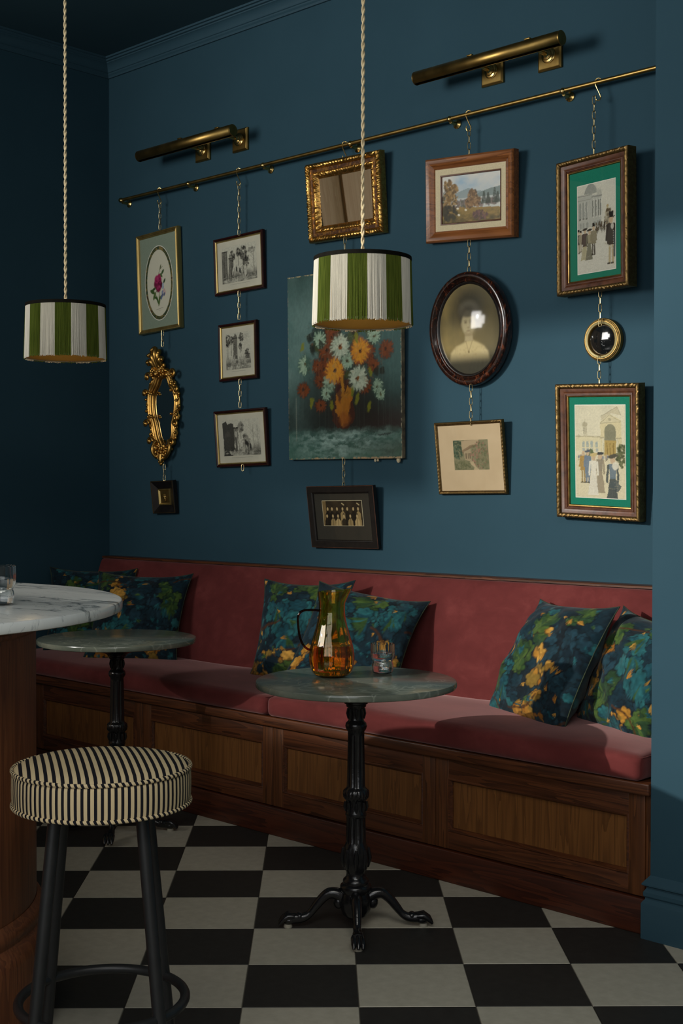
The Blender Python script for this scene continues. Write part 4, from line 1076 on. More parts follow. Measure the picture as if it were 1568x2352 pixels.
# ---- black group photograph
e, w, h, d = frame_empty('group', 'group_photograph', 'black-framed old group photograph in a dark mount, lowest on the wall', 'picture')
ring('frame', w, h, [(0, d), (0, .003), (.002, 0), (.026, .001), (.028, .003), (.031, .004), (.034, .010)], M['frame_black'], e)
ring('edge_line', w, h, [(0, .004), (-.0004, .001), (.0012, -.0004), (.0025, .0004)], M['frame_brown'], e)
slab('mount', -w/2+.03, w/2-.03, .03, h-.03, .0105, M['black_mount'], e)
pw, ph = .232, .108
A = Art(120, int(120*ph/pw), (36, 29, 18)); Y1 = A.A
A.put(np.clip(A.noise(6, 6, 2, 4)*1.6-.4, 0, 1), (74, 60, 38), .7); A.rect(.0, 0, .09, Y1, (126, 104, 66), .8)
rg = random.Random(12)
for row, (yy, xs) in enumerate(((.14, (.13, .24, .37, .51, .63, .78, .90)), (.27, (.10, .25, .38, .53, .69, .86)))):
    for k, x in enumerate(xs):
        pale = (k+row) % 3 != 1
        A.poly([(x-.065, Y1), (x-.06, yy+.10), (x-.02, yy+.055), (x+.02, yy+.055), (x+.06, yy+.10), (x+.065, Y1)], rg.choice([(176, 152, 106), (150, 128, 86)]) if pale and (row or k in (1, 3, 6)) else (26, 21, 13), .95)
        if row: 
            A.line(x, yy+.06, x, yy+.2, .012, (52, 42, 26), .8)
        A.ell(x, yy-.004, .027, .036, (26, 20, 12), 1, 0, .3); A.ell(x, yy+.012, .021, .030, (192, 166, 118), 1, 0, .3)
        A.rect(x-.013, yy+.004, x-.006, yy+.010, (70, 56, 34), .9); A.rect(x+.006, yy+.004, x+.013, yy+.010, (70, 56, 34), .9); A.line(x-.008, yy+.030, x+.008, yy+.030, .005, (100, 76, 48), .9)
for x in (.52, .90): A.line(x-.02, .05, x+.03, .08, .02, (190, 170, 124), .9)
slab('photo_border', -.1185, .1185, .0945, .2055, .0100, M['linen'], e, .001)
picture('picture', A, pw, ph, M['print'], e, 0, .096, .0095)
pane(w, h, .03, .0072, e)

# ---- the two tall green-mounted prints
def green_frame(key, name, label, art, pw, ph, pz, px=0):
    e, w, h, d = frame_empty(key, name, label, 'picture', 'tall prints in green mounts')
    def cv_(k, s, side):
        if k in (2, 3, 4): return -.0022*(.5+.5*math.sin(2*PI*s/.012+k*1.9+math.sin(s*190)))+.0010*math.sin(s*1371+k*2.1)
        return 0
    ring('frame', w, h, [(0, d), (0, .010), (.002, .004), (.008, .001), (.014, .004), (.017, .009), (.0175, .012)], M['gilt_dull'], e, 0, cv_, 90, 60)
    ring('inner_moulding', w-.034, h-.034, [(0, .012), (.010, .014), (.016, .018), (.018, .016), (.021, .016), (.022, .020), (.025, .019), (.027, .022)], M['frame_brown'], e, .017)
    ring('inner_slip', w-.086, h-.086, [(0, .022), (.001, .019), (.004, .020), (.006, .025)], M['gold_dark'], e, .043)
    slab('mount', -w/2+.046, w/2-.046, .046, h-.046, .0255, M['green_mount'], e)
    slab('mount_bevel', px-pw/2-.0025, px+pw/2+.0025, pz-.0025, pz+ph+.0025, .0250, M['white_line'], e, .001)
    picture('picture', art, pw, ph, M['print'], e, px, pz, .0245)
    pane(w, h, .045, .0215, e)
def sketch_col(c): return c
A = Art(110, 206, (206, 202, 186)); Y1 = A.A
A.put(np.clip(A.noise(3, 3, 5, 4)*1.5-.3, 0, 1), (196, 194, 180), .6)
G1, G2, G3 = (172, 172, 162), (146, 148, 140), (112, 114, 108)
A.poly([(0, .20), (.15, .20), (.20, .22), (.42, .24), (.64, .28), (.66, .62), (.62, .92), (0, .92)], G1, .9)
A.poly([(.18, .20), (.22, .10), (.28, .02), (.34, -.02), (.42, .01), (.48, .06), (.52, .14), (.52, .22), (.36, .22)], G2, .9)
for k in range(7): A.line(.20+.045*k, .20, .30+.02*k, .0+.01*abs(k-3), .006, G3, .5)
for k in range(9): A.line(.52+.016*k, .30, .54+.012*k, .14+.02*(k % 3), .010, G2, .7)
A.rect(0, .22, .40, .24, G3, .6); A.poly([(.38, .27), (.66, .27), (.66, .30), (.38, .30)], G3, .6); A.rect(0, .31, .38, .33, G3, .4)
for x in (.05, .14, .22):
    A.rect(x, .40, x+.055, .72, G2, .95); A.ell(x+.027, .40, .027, .035, G2, .95, 0, .15); A.rect(x, .70, x+.055, .73, (70, 72, 66), .7); A.rect(x+.055, .36, x+.068, .75, (198, 196, 184), .9)
for x in (.42, .50, .57, .62):
    A.rect(x-.018, .36, x+.008, .70, (88, 92, 86), .8); A.rect(x+.008, .34, x+.03, .74, (204, 202, 190), .95)
for x in (.06, .14, .24, .44, .52, .58): A.rect(x, .82, x+.05, .92, G2, .8); A.ell(x+.025, .82, .025, .03, G2, .8, 0, .2)
A.put(np.clip((A.Y-.90)*12, 0, 1), (204, 200, 186), .85)
rg = random.Random(14)
for k in range(60):
    x = rg.uniform(.46, .85); y = .86+.10*(1-x)+rg.uniform(-.05, .12); A.ell(x, y, .012, .030, rg.choice([(64, 52, 38), (96, 80, 58), (40, 36, 30), (132, 118, 92)]), .9)
    A.ell(x, y-.035, .009, .011, (60, 48, 36), .9); A.line(x, y+.02, x+rg.uniform(-.01, .01), y+.07, .010, (70, 60, 46), .7)
A.ell(.80, .62, .045, .05, (206, 196, 160), .9); A.foliage(.84, .74, .10, .14, [(150, 142, 120), (116, 102, 78), (80, 66, 48), (174, 166, 142)], 70, .03, 4, .8); A.ell(.80, .54, .03, .04, (172, 150, 104), .9)
def figure(A, x, y, hgt, coat, legs, hat=None, skirt=False, lean=0):
    hd = hgt*.075
    if skirt: A.poly([(x-hgt*.06, y-hgt*.58), (x+hgt*.06, y-hgt*.58), (x+hgt*.13, y), (x-hgt*.17, y)], coat, .95); A.poly([(x-hgt*.09, y-hgt*.84), (x+hgt*.09, y-hgt*.84), (x+hgt*.06, y-hgt*.55), (x-hgt*.06, y-hgt*.55)], legs, .95)
    else:
        A.line(x-hgt*.035, y-hgt*.45, x-hgt*.045, y, hgt*.055, legs, .95); A.line(x+hgt*.035, y-hgt*.45, x+hgt*.05, y, hgt*.055, legs, .95)
        A.poly([(x-hgt*.10, y-hgt*.84), (x+hgt*.10, y-hgt*.84), (x+hgt*.11, y-hgt*.38), (x-hgt*.11, y-hgt*.38)], coat, .95)
        A.line(x-hgt*.04, y, x-hgt*.09, y+hgt*.005, hgt*.035, (30, 26, 22), .9); A.line(x+hgt*.05, y, x+hgt*.0, y+hgt*.005, hgt*.035, (30, 26, 22), .9)
    A.line(x-hgt*.10, y-hgt*.80, x-hgt*.13, y-hgt*.50, hgt*.05, coat, .95); A.line(x+hgt*.10, y-hgt*.80, x+hgt*.12, y-hgt*.50, hgt*.05, coat, .95)
    A.ell(x, y-hgt*.915, hd*.75, hd, (190, 166, 136), 1, 0, .25)
    if hat == 'top': A.rect(x-hd*.75, y-hgt*1.10, x+hd*.75, y-hgt*.97, (30, 28, 26), 1); A.rect(x-hd*1.2, y-hgt*.985, x+hd*1.2, y-hgt*.965, (30, 28, 26), 1)
    elif hat: A.ell(x, y-hgt*.985, hd*1.5, hd*.55, hat, 1, -.15, .3)
figure(A, .03, 1.42, .46, (74, 70, 62), (150, 136, 108), 'top'); figure(A, .09, 1.40, .42, (150, 140, 118), (160, 148, 124), 'top')
figure(A, .20, 1.55, .62, (70, 56, 52), (150, 144, 116), (52, 50, 44)); A.poly([(.14, 1.30), (.25, 1.30), (.24, 1.58), (.08, 1.60)], (170, 162, 130), .9)
figure(A, .32, 1.60, .64, (112, 110, 92), (148, 140, 112), (44, 42, 38), True); figure(A, .43, 1.50, .60, (132, 124, 100), (60, 54, 46), 'top')
figure(A, .89, 1.74, .98, (44, 38, 34), (176, 160, 122), 'top'); A.ell(.92, .98, .04, .06, (196, 190, 176), .9); A.line(.72, 1.30, .98, 1.48, .022, (186, 180, 160), .95); A.line(.97, 1.1, .97, 1.6, .05, (80, 84, 86), .9)
for k in range(7): A.ell(.945, 1.08+.05*k, .008, .008, (206, 200, 180), .9)
for k in range(20): x = rg.uniform(.1, .8); y = rg.uniform(1.5, 1.85); A.line(x, y, x+rg.uniform(.05, .15), y+rg.uniform(-.04, .04), .006, (178, 172, 154), .6)
A.warp(.012, 14, 5); A.a *= (.88+.24*A.noise(60, 60, 8, 2)[..., None])
green_frame('tall', 'tall_print', 'upper of two green-mounted prints, top-hatted crowd before a domed building, turned off the wall', A, .176, .316, .072, .006)

A = Art(120, 196, (212, 204, 178)); Y1 = A.A
A.put(np.clip(A.noise(3, 3, 6, 4)*1.5-.3, 0, 1)*np.clip(1-A.Y, 0, 1), (186, 180, 158), .8)
P1, P2, P3 = (200, 190, 158), (160, 152, 126), (120, 116, 98)
A.rect(0, .54, .55, .80, (204, 194, 160), .9); A.rect(0, .54, .55, .555, P2, .7); A.poly([(.01, .56), (.07, .51), (.13, .56)], P2, .6)
A.rect(.155, .36, .245, .54, (190, 182, 156), .9); A.ell(.20, .34, .05, .05, P2, .8, 0, .3); A.line(.20, .30, .20, .25, .01, P2, .8)
for x in (.17, .20, .23): A.rect(x-.008, .40, x+.006, .50, P3, .6)
for x in (.17, .25, .33, .43): A.rect(x-.025, .66, x+.025, .74, (150, 160, 156), .8); A.ell(x, .66, .025, .028, (150, 160, 156), .8, 0, .2); A.rect(x-.025, .76, x+.025, .82, (140, 152, 158), .7)
A.poly([(.50, .30), (.70, .16), (.92, .26), (.94, .90), (.52, .90)], (202, 190, 152), .95); A.poly([(.52, .20), (.84, .03), (.92, .18), (.72, .14), (.54, .26)], (188, 178, 150), .9)
A.poly([(.50, .32), (.70, .17), (.90, .28)], P1, .95)
for q in (((.50, .32), (.70, .17)), ((.70, .17), (.90, .28)), ((.50, .32), (.90, .29)), ((.52, .20), (.84, .03)), ((.84, .03), (.92, .18))): A.line(*q[0], *q[1], .008, P3, .7)
A.ell(.70, .25, .03, .028, P2, .8)
A.ell(.705, .46, .115, .13, (128, 126, 104), .95, 0, .08); A.rect(.59, .46, .82, .62, (128, 126, 104), .95); A.rect(.59, .62, .82, .90, (168, 144, 84), .95)
for x in (.56, .84): A.rect(x-.02, .58, x+.02, .90, (206, 198, 168), .95); A.rect(x+.012, .58, x+.02, .90, P3, .5)
for x in (.63, .69, .76): A.rect(x, .66, x+.02, .88, (122, 100, 56), .7)
A.rect(.50, .56, .58, .58, P3, .5); A.rect(.82, .56, .93, .58, P3, .5)
A.put(np.clip((A.Y-.86)*12, 0, 1), (206, 196, 166), .95)
A.foliage(.30, .86, .08, .08, [(96, 108, 72), (120, 128, 92), (80, 92, 60)], 60, .02, 4, .85); A.foliage(.94, .88, .12, .20, [(86, 92, 62), (108, 110, 78), (70, 76, 52)], 120, .024, 5, .85)
for k in range(30): x = rg.uniform(.02, .7); figure(A, x, .96+rg.uniform(-.02, .03), .10, rg.choice([(150, 150, 148), (120, 124, 130), (170, 150, 120)]), (140, 130, 110))
figure(A, .16, 1.36, .56, (166, 134, 76), (150, 130, 88)); figure(A, .25, 1.36, .56, (112, 126, 140), (110, 120, 134), (90, 96, 104))
A.poly([(.19, 1.10), (.32, 1.10), (.30, 1.26), (.20, 1.28)], (112, 126, 140), .9)
figure(A, .50, 1.54, .70, (150, 138, 116), (140, 130, 112), (64, 66, 66), True)
figure(A, .37, 1.58, .72, (214, 208, 192), (212, 206, 190), (190, 170, 120), True)
for k in range(8): A.line(.30+.02*k, 1.25, .27+.026*k, 1.56, .004, (182, 176, 158), .7)
figure(A, .75, 1.78, .90, (72, 80, 80), (104, 118, 128), (86, 82, 70), True); A.poly([(.66, 1.36), (.82, 1.30), (.92, 1.42), (.86, 1.52), (.74, 1.46)], (80, 88, 88), .9); A.ell(.80, 1.06, .06, .07, (208, 202, 184), .9)
for k in range(8): A.line(.68+.02*k, 1.45, .66+.026*k, 1.66, .005, (46, 52, 52), .6)
for k in range(20): x = rg.uniform(.0, .9); y = rg.uniform(1.3, 1.62); A.line(x, y, x+rg.uniform(.02, .1), y+rg.uniform(-.01, .01), .005, (176, 166, 138), .6)
A.warp(.012, 14, 6); A.a *= (.88+.24*A.noise(60, 60, 9, 2)[..., None])
green_frame('lower', 'lower_print', 'lower of two green-mounted prints, strollers before an arched pavilion', A, .208, .3345, .077, .002)

# ---- small round convex mirror
RM = Matrix.Translation((2.998, -.026, 1.866)) @ Matrix.Rotation(R(3), 4, 'X') @ Matrix.Rotation(R(90), 4, 'X')
e = empty('round_mirror', label='small round foxed mirror in a stepped dull gold frame between the green-mounted prints', cat='mirror', mat=RM)
MB().lathe([(.060, -.022), (.078, -.022), (.079, -.010), (.077, -.004), (.074, -.003), (.073, .000), (.070, .001), (.069, .004), (.066, .004)], 64, cap=False).build('outer_ring', M['gold_dark'], e)
MB().lathe([(.0662, .003), (.064, .005), (.058, .003), (.0575, -.002)], 64, cap=False).build('cream_ring', mat_noise('cream_gold', S(150, 138, 92), S(176, 164, 118), 20, .45, .4), e)
MB().lathe([(.0577, -.001), (.055, .001), (.053, -.003), (.0515, -.007)], 64, cap=False).build('inner_ring', M['gold_dark'], e)
MB().lathe([(.0535, -.0065), (.047, -.0045), (.036, -.002), (.020, .0005), (.008, .0012), (.0001, .0014)], 48, cap=False).build('mirror_glass', M['foxed'], e)

# ---- carved rococo mirror
e = empty('carved_mirror', (0, -.034, 0), 'tall rococo mirror in a pierced carved gilt frame with scrolled crest', 'mirror')
inner = [(.452, 1.874), (.489, 1.871), (.516, 1.825), (.542, 1.801), (.556, 1.750), (.547, 1.689), (.533, 1.647), (.531, 1.59), (.506, 1.554), (.475, 1.527), (.443, 1.564), (.429, 1.593), (.411, 1.651), (.393, 1.694), (.386, 1.752), (.393, 1.800), (.420, 1.836), (.436, 1.866)]
ip = spline([(x, 0, z) for x, z in inner], 6, True)
cen = Vector((.47, 0, 1.70))
mb = MB(); g_ = [(x, .026, z) for x, _, z in ip]; mb.add([(cen.x, .026, cen.z)]+g_, [(0, 1+i, 1+(i+1) % len(g_)) for i in range(len(g_))])
mb.build('mirror_glass', M['mirror'], e, False)
def offs(path, d, y):
    out = []; N = len(path)
    for i in range(N):
        t = (path[(i+1) % N]-path[i-1]).normalized(); nn = Vector((-t.z, 0, t.x))
        if (path[i]-cen).dot(nn) < 0: nn = -nn
        out.append(path[i]+nn*d+Vector((0, y, 0)))
    return out
mb = MB()
mb.tube(offs(ip, .003, .020), .006, 8, True); mb.tube(offs(ip, .013, .014), .0085, 8, True); mb.tube(offs(ip, .027, .014), .0105, 8, True); mb.tube([q+Vector((.004*math.sin(i*1.7), .003*math.cos(i*2.3), .004*math.cos(i*1.1))) for i, q in enumerate(offs(ip, .036, .016))], [.009+.003*math.sin(i*1.3) for i in range(len(ip))], 8, True)
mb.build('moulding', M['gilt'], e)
rg = random.Random(77); mb = MB()
op = offs(ip, .036, .012)
for i, p in enumerate(op):
    if p.z > 1.90 or p.z < 1.50: continue
    for k in range(1):
        r = rg.uniform(.006, .0100); q = p+Vector((rg.uniform(-.010, .010), rg.uniform(-.012, .006), rg.uniform(-.008, .008)))
        mb.ball(q, r, r*.9, r*rg.uniform(.8, 1.6), 8, 6)
def scroll(x, z, s, flip=1, r=.008):
    pts = []
    for k in range(18):
        t = k/17; a = t*2.1*PI; rad = s*(1-.72*t); pts.append((x+flip*rad*math.cos(a), -.004-.008*t, z+rad*math.sin(a)))
    mb.tube(pts, [r*(1-.3*k/17) for k in range(18)], 8); mb.ball((x, -.012, z), r*1.1, n=8, m=6)
for x, z, s, f in ((.374, 1.880, .022, 1), (.570, 1.886, .024, -1), (.362, 1.648, .020, 1), (.592, 1.640, .020, -1), (.392, 1.560, .020, 1), (.564, 1.548, .020, -1), (.352, 1.800, .017, 1), (.598, 1.808, .016, -1)): scroll(x, z, s, f)
for x, z in ((.384, 1.803), (.392, 1.796), (.386, 1.688), (.394, 1.681), (.552, 1.806), (.556, 1.690)): mb.ball((x, -.004, z), .0075, n=8, m=6)
# crest: fan of lobes
for k, (dx, dz, L, bend) in enumerate(((-.050, .050, .09, -.05), (-.040, .085, .12, -.055), (-.016, .110, .14, -.05), (.014, .095, .12, .01), (.034, .060, .09, .03))):
    b0 = Vector((.455+.012*(k-2), .010, 1.905)); tip = Vector((.455+dx, -.010, 1.905+dz))
    mid = (b0+tip)/2+Vector((0, -.018, .02)); cur = tip+Vector((bend*.35, -.008, -.006))
    mb.tube(spline([b0, mid, tip, cur], 6), [.010+.004*math.sin(q/18*PI) for q in range(19)], 8); mb.ball(cur, .012, .010, .010, 10, 8)
for k in range(90):
    z = rg.uniform(1.878, 1.935); x = .452+rg.uniform(-.055, .06)*(1 if z < 1.91 else .75); r = rg.uniform(.005, .010); mb.ball((x, rg.uniform(-.010, .010), z), r, r, r*rg.uniform(.8, 1.5), 8, 6)
for x, z in ((.376, 1.955), (.384, 1.944), (.392, 1.960)): mb.ball((x, -.008, z), .011, n=8, m=6)
for k in range(70):
    t = rg.random(); z = 1.535-.09*t; hw = .055*(1-t)+.006; r = rg.uniform(.005, .0095); mb.ball((.478+rg.uniform(-hw, hw), rg.uniform(-.012, .008), z), r, r, r*rg.uniform(.9, 1.7), 8, 6)
mb.tube(spline([(.530, .0, 1.56), (.548, -.006, 1.53), (.540, -.008, 1.50), (.515, -.006, 1.478)], 5), [.010]*16, 8); mb.tube(spline([(.436, .0, 1.56), (.414, -.006, 1.53), (.420, -.008, 1.50), (.446, -.006, 1.478)], 5), [.010]*16, 8)
mb.tube(spline([(.478, -.004, 1.49), (.480, -.010, 1.46), (.476, -.004, 1.438)], 5), [.013-.0008*k for k in range(11)], 8)
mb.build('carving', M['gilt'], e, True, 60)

# ------------------------------------------------------------------ tapestry pillows
def verdure(n, seed, hue):
    """woven leaf pattern: navy ground, clumps of scalloped teal, green and gold leaves"""
    A = Art(n, n, (14, 32, 40)); rg = random.Random(seed)
    A.put(np.clip(A.noise(4, 4, seed, 4)*2-.6, 0, 1), (18, 48, 60), .9); A.put(np.clip(A.noise(5, 5, seed+1, 4)*2.2-1.1, 0, 1), (20, 22, 26), .9)
    teal = [(28, 78, 84), (36, 92, 96), (22, 64, 74)]; green = [(46, 72, 34), (66, 90, 40), (36, 62, 38)]; gold = [(164, 116, 42), (186, 140, 62), (140, 90, 26), (120, 96, 40)]; navy = [(20, 44, 54), (16, 34, 44), (28, 56, 68)]
    def rosette(x, y, r, cols, rot=0):
        c = rg.choice(cols)
        for k in range(7):
            a = rot+2*PI*k/7; A.ell(x+r*.66*math.cos(a), y+r*.66*math.sin(a), r*.56, r*.44, (10, 18, 22), .75, a, .3)
        for k in range(7):
            a = rot+2*PI*k/7+rg.uniform(-.15, .15); A.ell(x+r*.6*math.cos(a), y+r*.6*math.sin(a), r*.48, r*.36, rg.choice([c, c, rg.choice(cols)]), .95, a, .3)
        A.ell(x, y, r*.5, r*.5, c, .9, 0, .6)
    def fan(x, y, L, cols, a0, spread=1.4, m=7):
        for k in range(m):
            a = a0+spread*(k/(m-1)-.5); l = L*rg.uniform(.75, 1.1)
            A.ell(x+l*.5*math.cos(a), y+l*.5*math.sin(a), l*.5, l*.10, rg.choice(cols), .9, a, .4)
    clumps = {0: [(.55, .42, 'gold'), (.62, .62, 'gold'), (.66, .80, 'gold'), (.48, .30, 'green'), (.40, .50, 'green'), (.22, .62, 'teal'), (.30, .74, 'teal'), (.82, .40, 'navy'), (.78, .58, 'navy'), (.85, .75, 'navy'), (.80, .12, 'green'), (.14, .66, 'green'), (.60, .93, 'gold'), (.18, .86, 'teal')],
              1: [(.20, .80, 'gold'), (.38, .76, 'gold'), (.55, .82, 'gold'), (.12, .88, 'gold'), (.30, .88, 'navy'), (.22, .16, 'green'), (.55, .14, 'green'), (.30, .34, 'teal'), (.55, .36, 'teal'), (.75, .30, 'teal'), (.45, .55, 'teal'), (.80, .60, 'gold'), (.85, .20, 'teal'), (.70, .85, 'green'), (.46, .93, 'green')],
              2: [(.30, .18, 'gold'), (.36, .36, 'gold'), (.16, .12, 'green'), (.80, .22, 'green'), (.86, .38, 'green'), (.55, .30, 'navy'), (.60, .52, 'navy'), (.30, .62, 'teal'), (.45, .66, 'teal'), (.30, .88, 'gold'), (.68, .85, 'gold'), (.76, .92, 'gold'), (.50, .86, 'navy'), (.86, .72, 'navy')],
              3: [(.30, .46, 'gold'), (.26, .62, 'gold'), (.45, .68, 'green'), (.40, .84, 'green'), (.20, .80, 'teal'), (.62, .40, 'teal'), (.80, .52, 'teal'), (.60, .22, 'teal'), (.35, .28, 'green'), (.75, .14, 'green'), (.70, .90, 'gold'), (.55, .88, 'teal'), (.86, .80, 'green')]}[hue]
    pal = dict(gold=gold, green=green, teal=teal, navy=navy)
    for k in range(90): rosette(rg.random(), rg.random(), rg.uniform(.03, .06), rg.choice([navy, navy, navy, teal]), rg.random())
    for x, y, p in clumps:
        for k in range(5): rosette(x+rg.gauss(0, .05), y+rg.gauss(0, .05), rg.uniform(.045, .075), pal[p], rg.random())
        if p == 'teal': fan(x, y, .16, teal+green[:1], rg.uniform(1, 2.2))
        if p == 'green': fan(x, y, .15, green, rg.uniform(0, 6))
        if p == 'gold':
            for k in range(3): rosette(x+rg.uniform(.03, .11), y+rg.gauss(0, .06), rg.uniform(.04, .055), navy, rg.random())
    for k in range(3):
        x, y = rg.random(), rg.random(); a = rg.uniform(-.8, .8)
        for j in range(8):
            x2, y2 = x+.045*math.cos(a), y+.045*math.sin(a); A.line(x, y, x2, y2, .018, (66, 40, 22), .8); x, y = x2, y2; a += rg.uniform(-.4, .4)
    for k in range(60): fan(rg.random(), rg.random(), rg.uniform(.03, .07), rg.choice([teal, green, teal, gold]), rg.uniform(0, 6), .9, 4)
    A.a *= (.72+.56*A.noise(n*.45, n*.45, seed+5, 1)[..., None])
    A.a *= (.85+.3*A.noise(n*.08, n*.5, seed+6, 2)[..., None])
    return A
def pillow(name, loc, rot, size, hue, seed, label, thick=.075, ears=.03, sag=.0, n=130):
    Mx = Matrix.Translation(loc) @ (Matrix.Rotation(R(rot[2]), 4, 'Z') @ Matrix.Rotation(R(rot[1]), 4, 'Y') @ Matrix.Rotation(R(rot[0]), 4, 'X'))
    e = empty(name, label=label, cat='pillow', group='tapestry pillows on the bench', mat=Mx)
    rg = np.random.RandomState(seed); ph = rg.rand(8)*6
    def surf(U, V, side):
        s = size/2
        pinch = 1-.085*(1-np.abs(V)**2.2)*np.abs(U)**2 ; pinch2 = 1-.085*(1-np.abs(U)**2.2)*np.abs(V)**2
        ear = 1+ears*(np.abs(U)*np.abs(V))**6
        X = U*s*pinch*ear; Z = V*s*pinch2*ear-sag*s*(1-V**2)*.1
        prof = np.clip((1-np.abs(U)**2.6), 0, 1)**.62*np.clip((1-np.abs(V)**2.6), 0, 1)**.62
        wr = .10*np.sin(U*5+ph[0]+V*3)*np.sin(V*4+ph[1])+.05*np.sin(9*(U+V)+ph[2])+.04*np.sin(13*(U-V)+ph[3])
        edge = (np.abs(U)**5+np.abs(V)**5)
        wr = wr+.10*edge*np.sin(16*U+ph[4])*np.sin(15*V+ph[5])
        Y = side*thick*prof*(1+wr)
        Y = Y+thick*.12*(np.sin(U*2.2+ph[6])*np.sin(V*2.4+ph[7]))      # whole pillow slightly warped
        return X, Y, Z
    for side, m, nm in ((-1, n, 'cover'), (1, 44, 'back_cover')):
        g = np.linspace(-1, 1, m)
        g = np.sign(g)*np.abs(g)**.85
        U, V = np.meshgrid(g, -g); X, Y, Z = surf(U, V, side)
        v = np.stack([X, Y, Z], -1).reshape(-1, 3); idx = np.arange(m*m).reshape(m, m)
        f = np.stack([idx[1:, :-1], idx[1:, 1:], idx[:-1, 1:], idx[:-1, :-1]], -1).reshape(-1, 4)
        if side > 0: f = f[:, ::-1]
        me = bpy.data.meshes.new(nm); me.from_pydata(v.tolist(), [], f.tolist()); me.update()
        A = verdure(m, seed, hue); paint(me, A.a.reshape(-1, 3)); link_mesh(nm, me, M['tapestry'], e)
    t = np.linspace(-1, 1, 40); o = np.ones(40); rim = []
    for U, V in ((t, -o), (o, t), (-t, o), (-o, -t)):
        X, Y, Z = surf(U, V, 0); rim += [Vector(p) for p in zip(X[:-1], Y[:-1], Z[:-1])]
    MB().tube(rim, .0022, 6, True).build('seam', M['seam'], e)
    return e
M['seam'] = mat_noise('seam_cloth', S(22, 36, 38), S(60, 70, 40), 30, .9)
pillow('tapestry_pillow', (.275, -.315, .730), (-22, 1, 46), .42, 3, 31, 'tapestry pillow in the dark corner against the left wall, behind another', .06)
pillow('tapestry_pillow', (.695, -.352, .722), (-30, .5, 33), .455, 2, 17, 'leaf tapestry pillow with gold top edge behind the far green table', .07)
pillow('tapestry_pillow', (1.730, -.300, .735), (-20, -1.2, 14), .43, 1, 5, 'upright leaf tapestry pillow at the left behind the amber pitcher', .07)
pillow('tapestry_pillow', (2.110, -.375, .732), (-38, 7.8, 23), .46, 1, 9, 'tilted leaf tapestry pillow leaning behind the tumbler on the near table', .06)
pillow('tapestry_pillow', (3.330, -.335, .705), (-24, 5, -25), .425, 3, 44, 'rightmost tapestry pillow, partly hidden by the blue wall return', .085)
pillow('tapestry_pillow', (2.998, -.342, .722), (-29, -1, -21), .465, 0, 23, 'plump tapestry pillow with a big gold leaf clump, front of the right pair', .085)

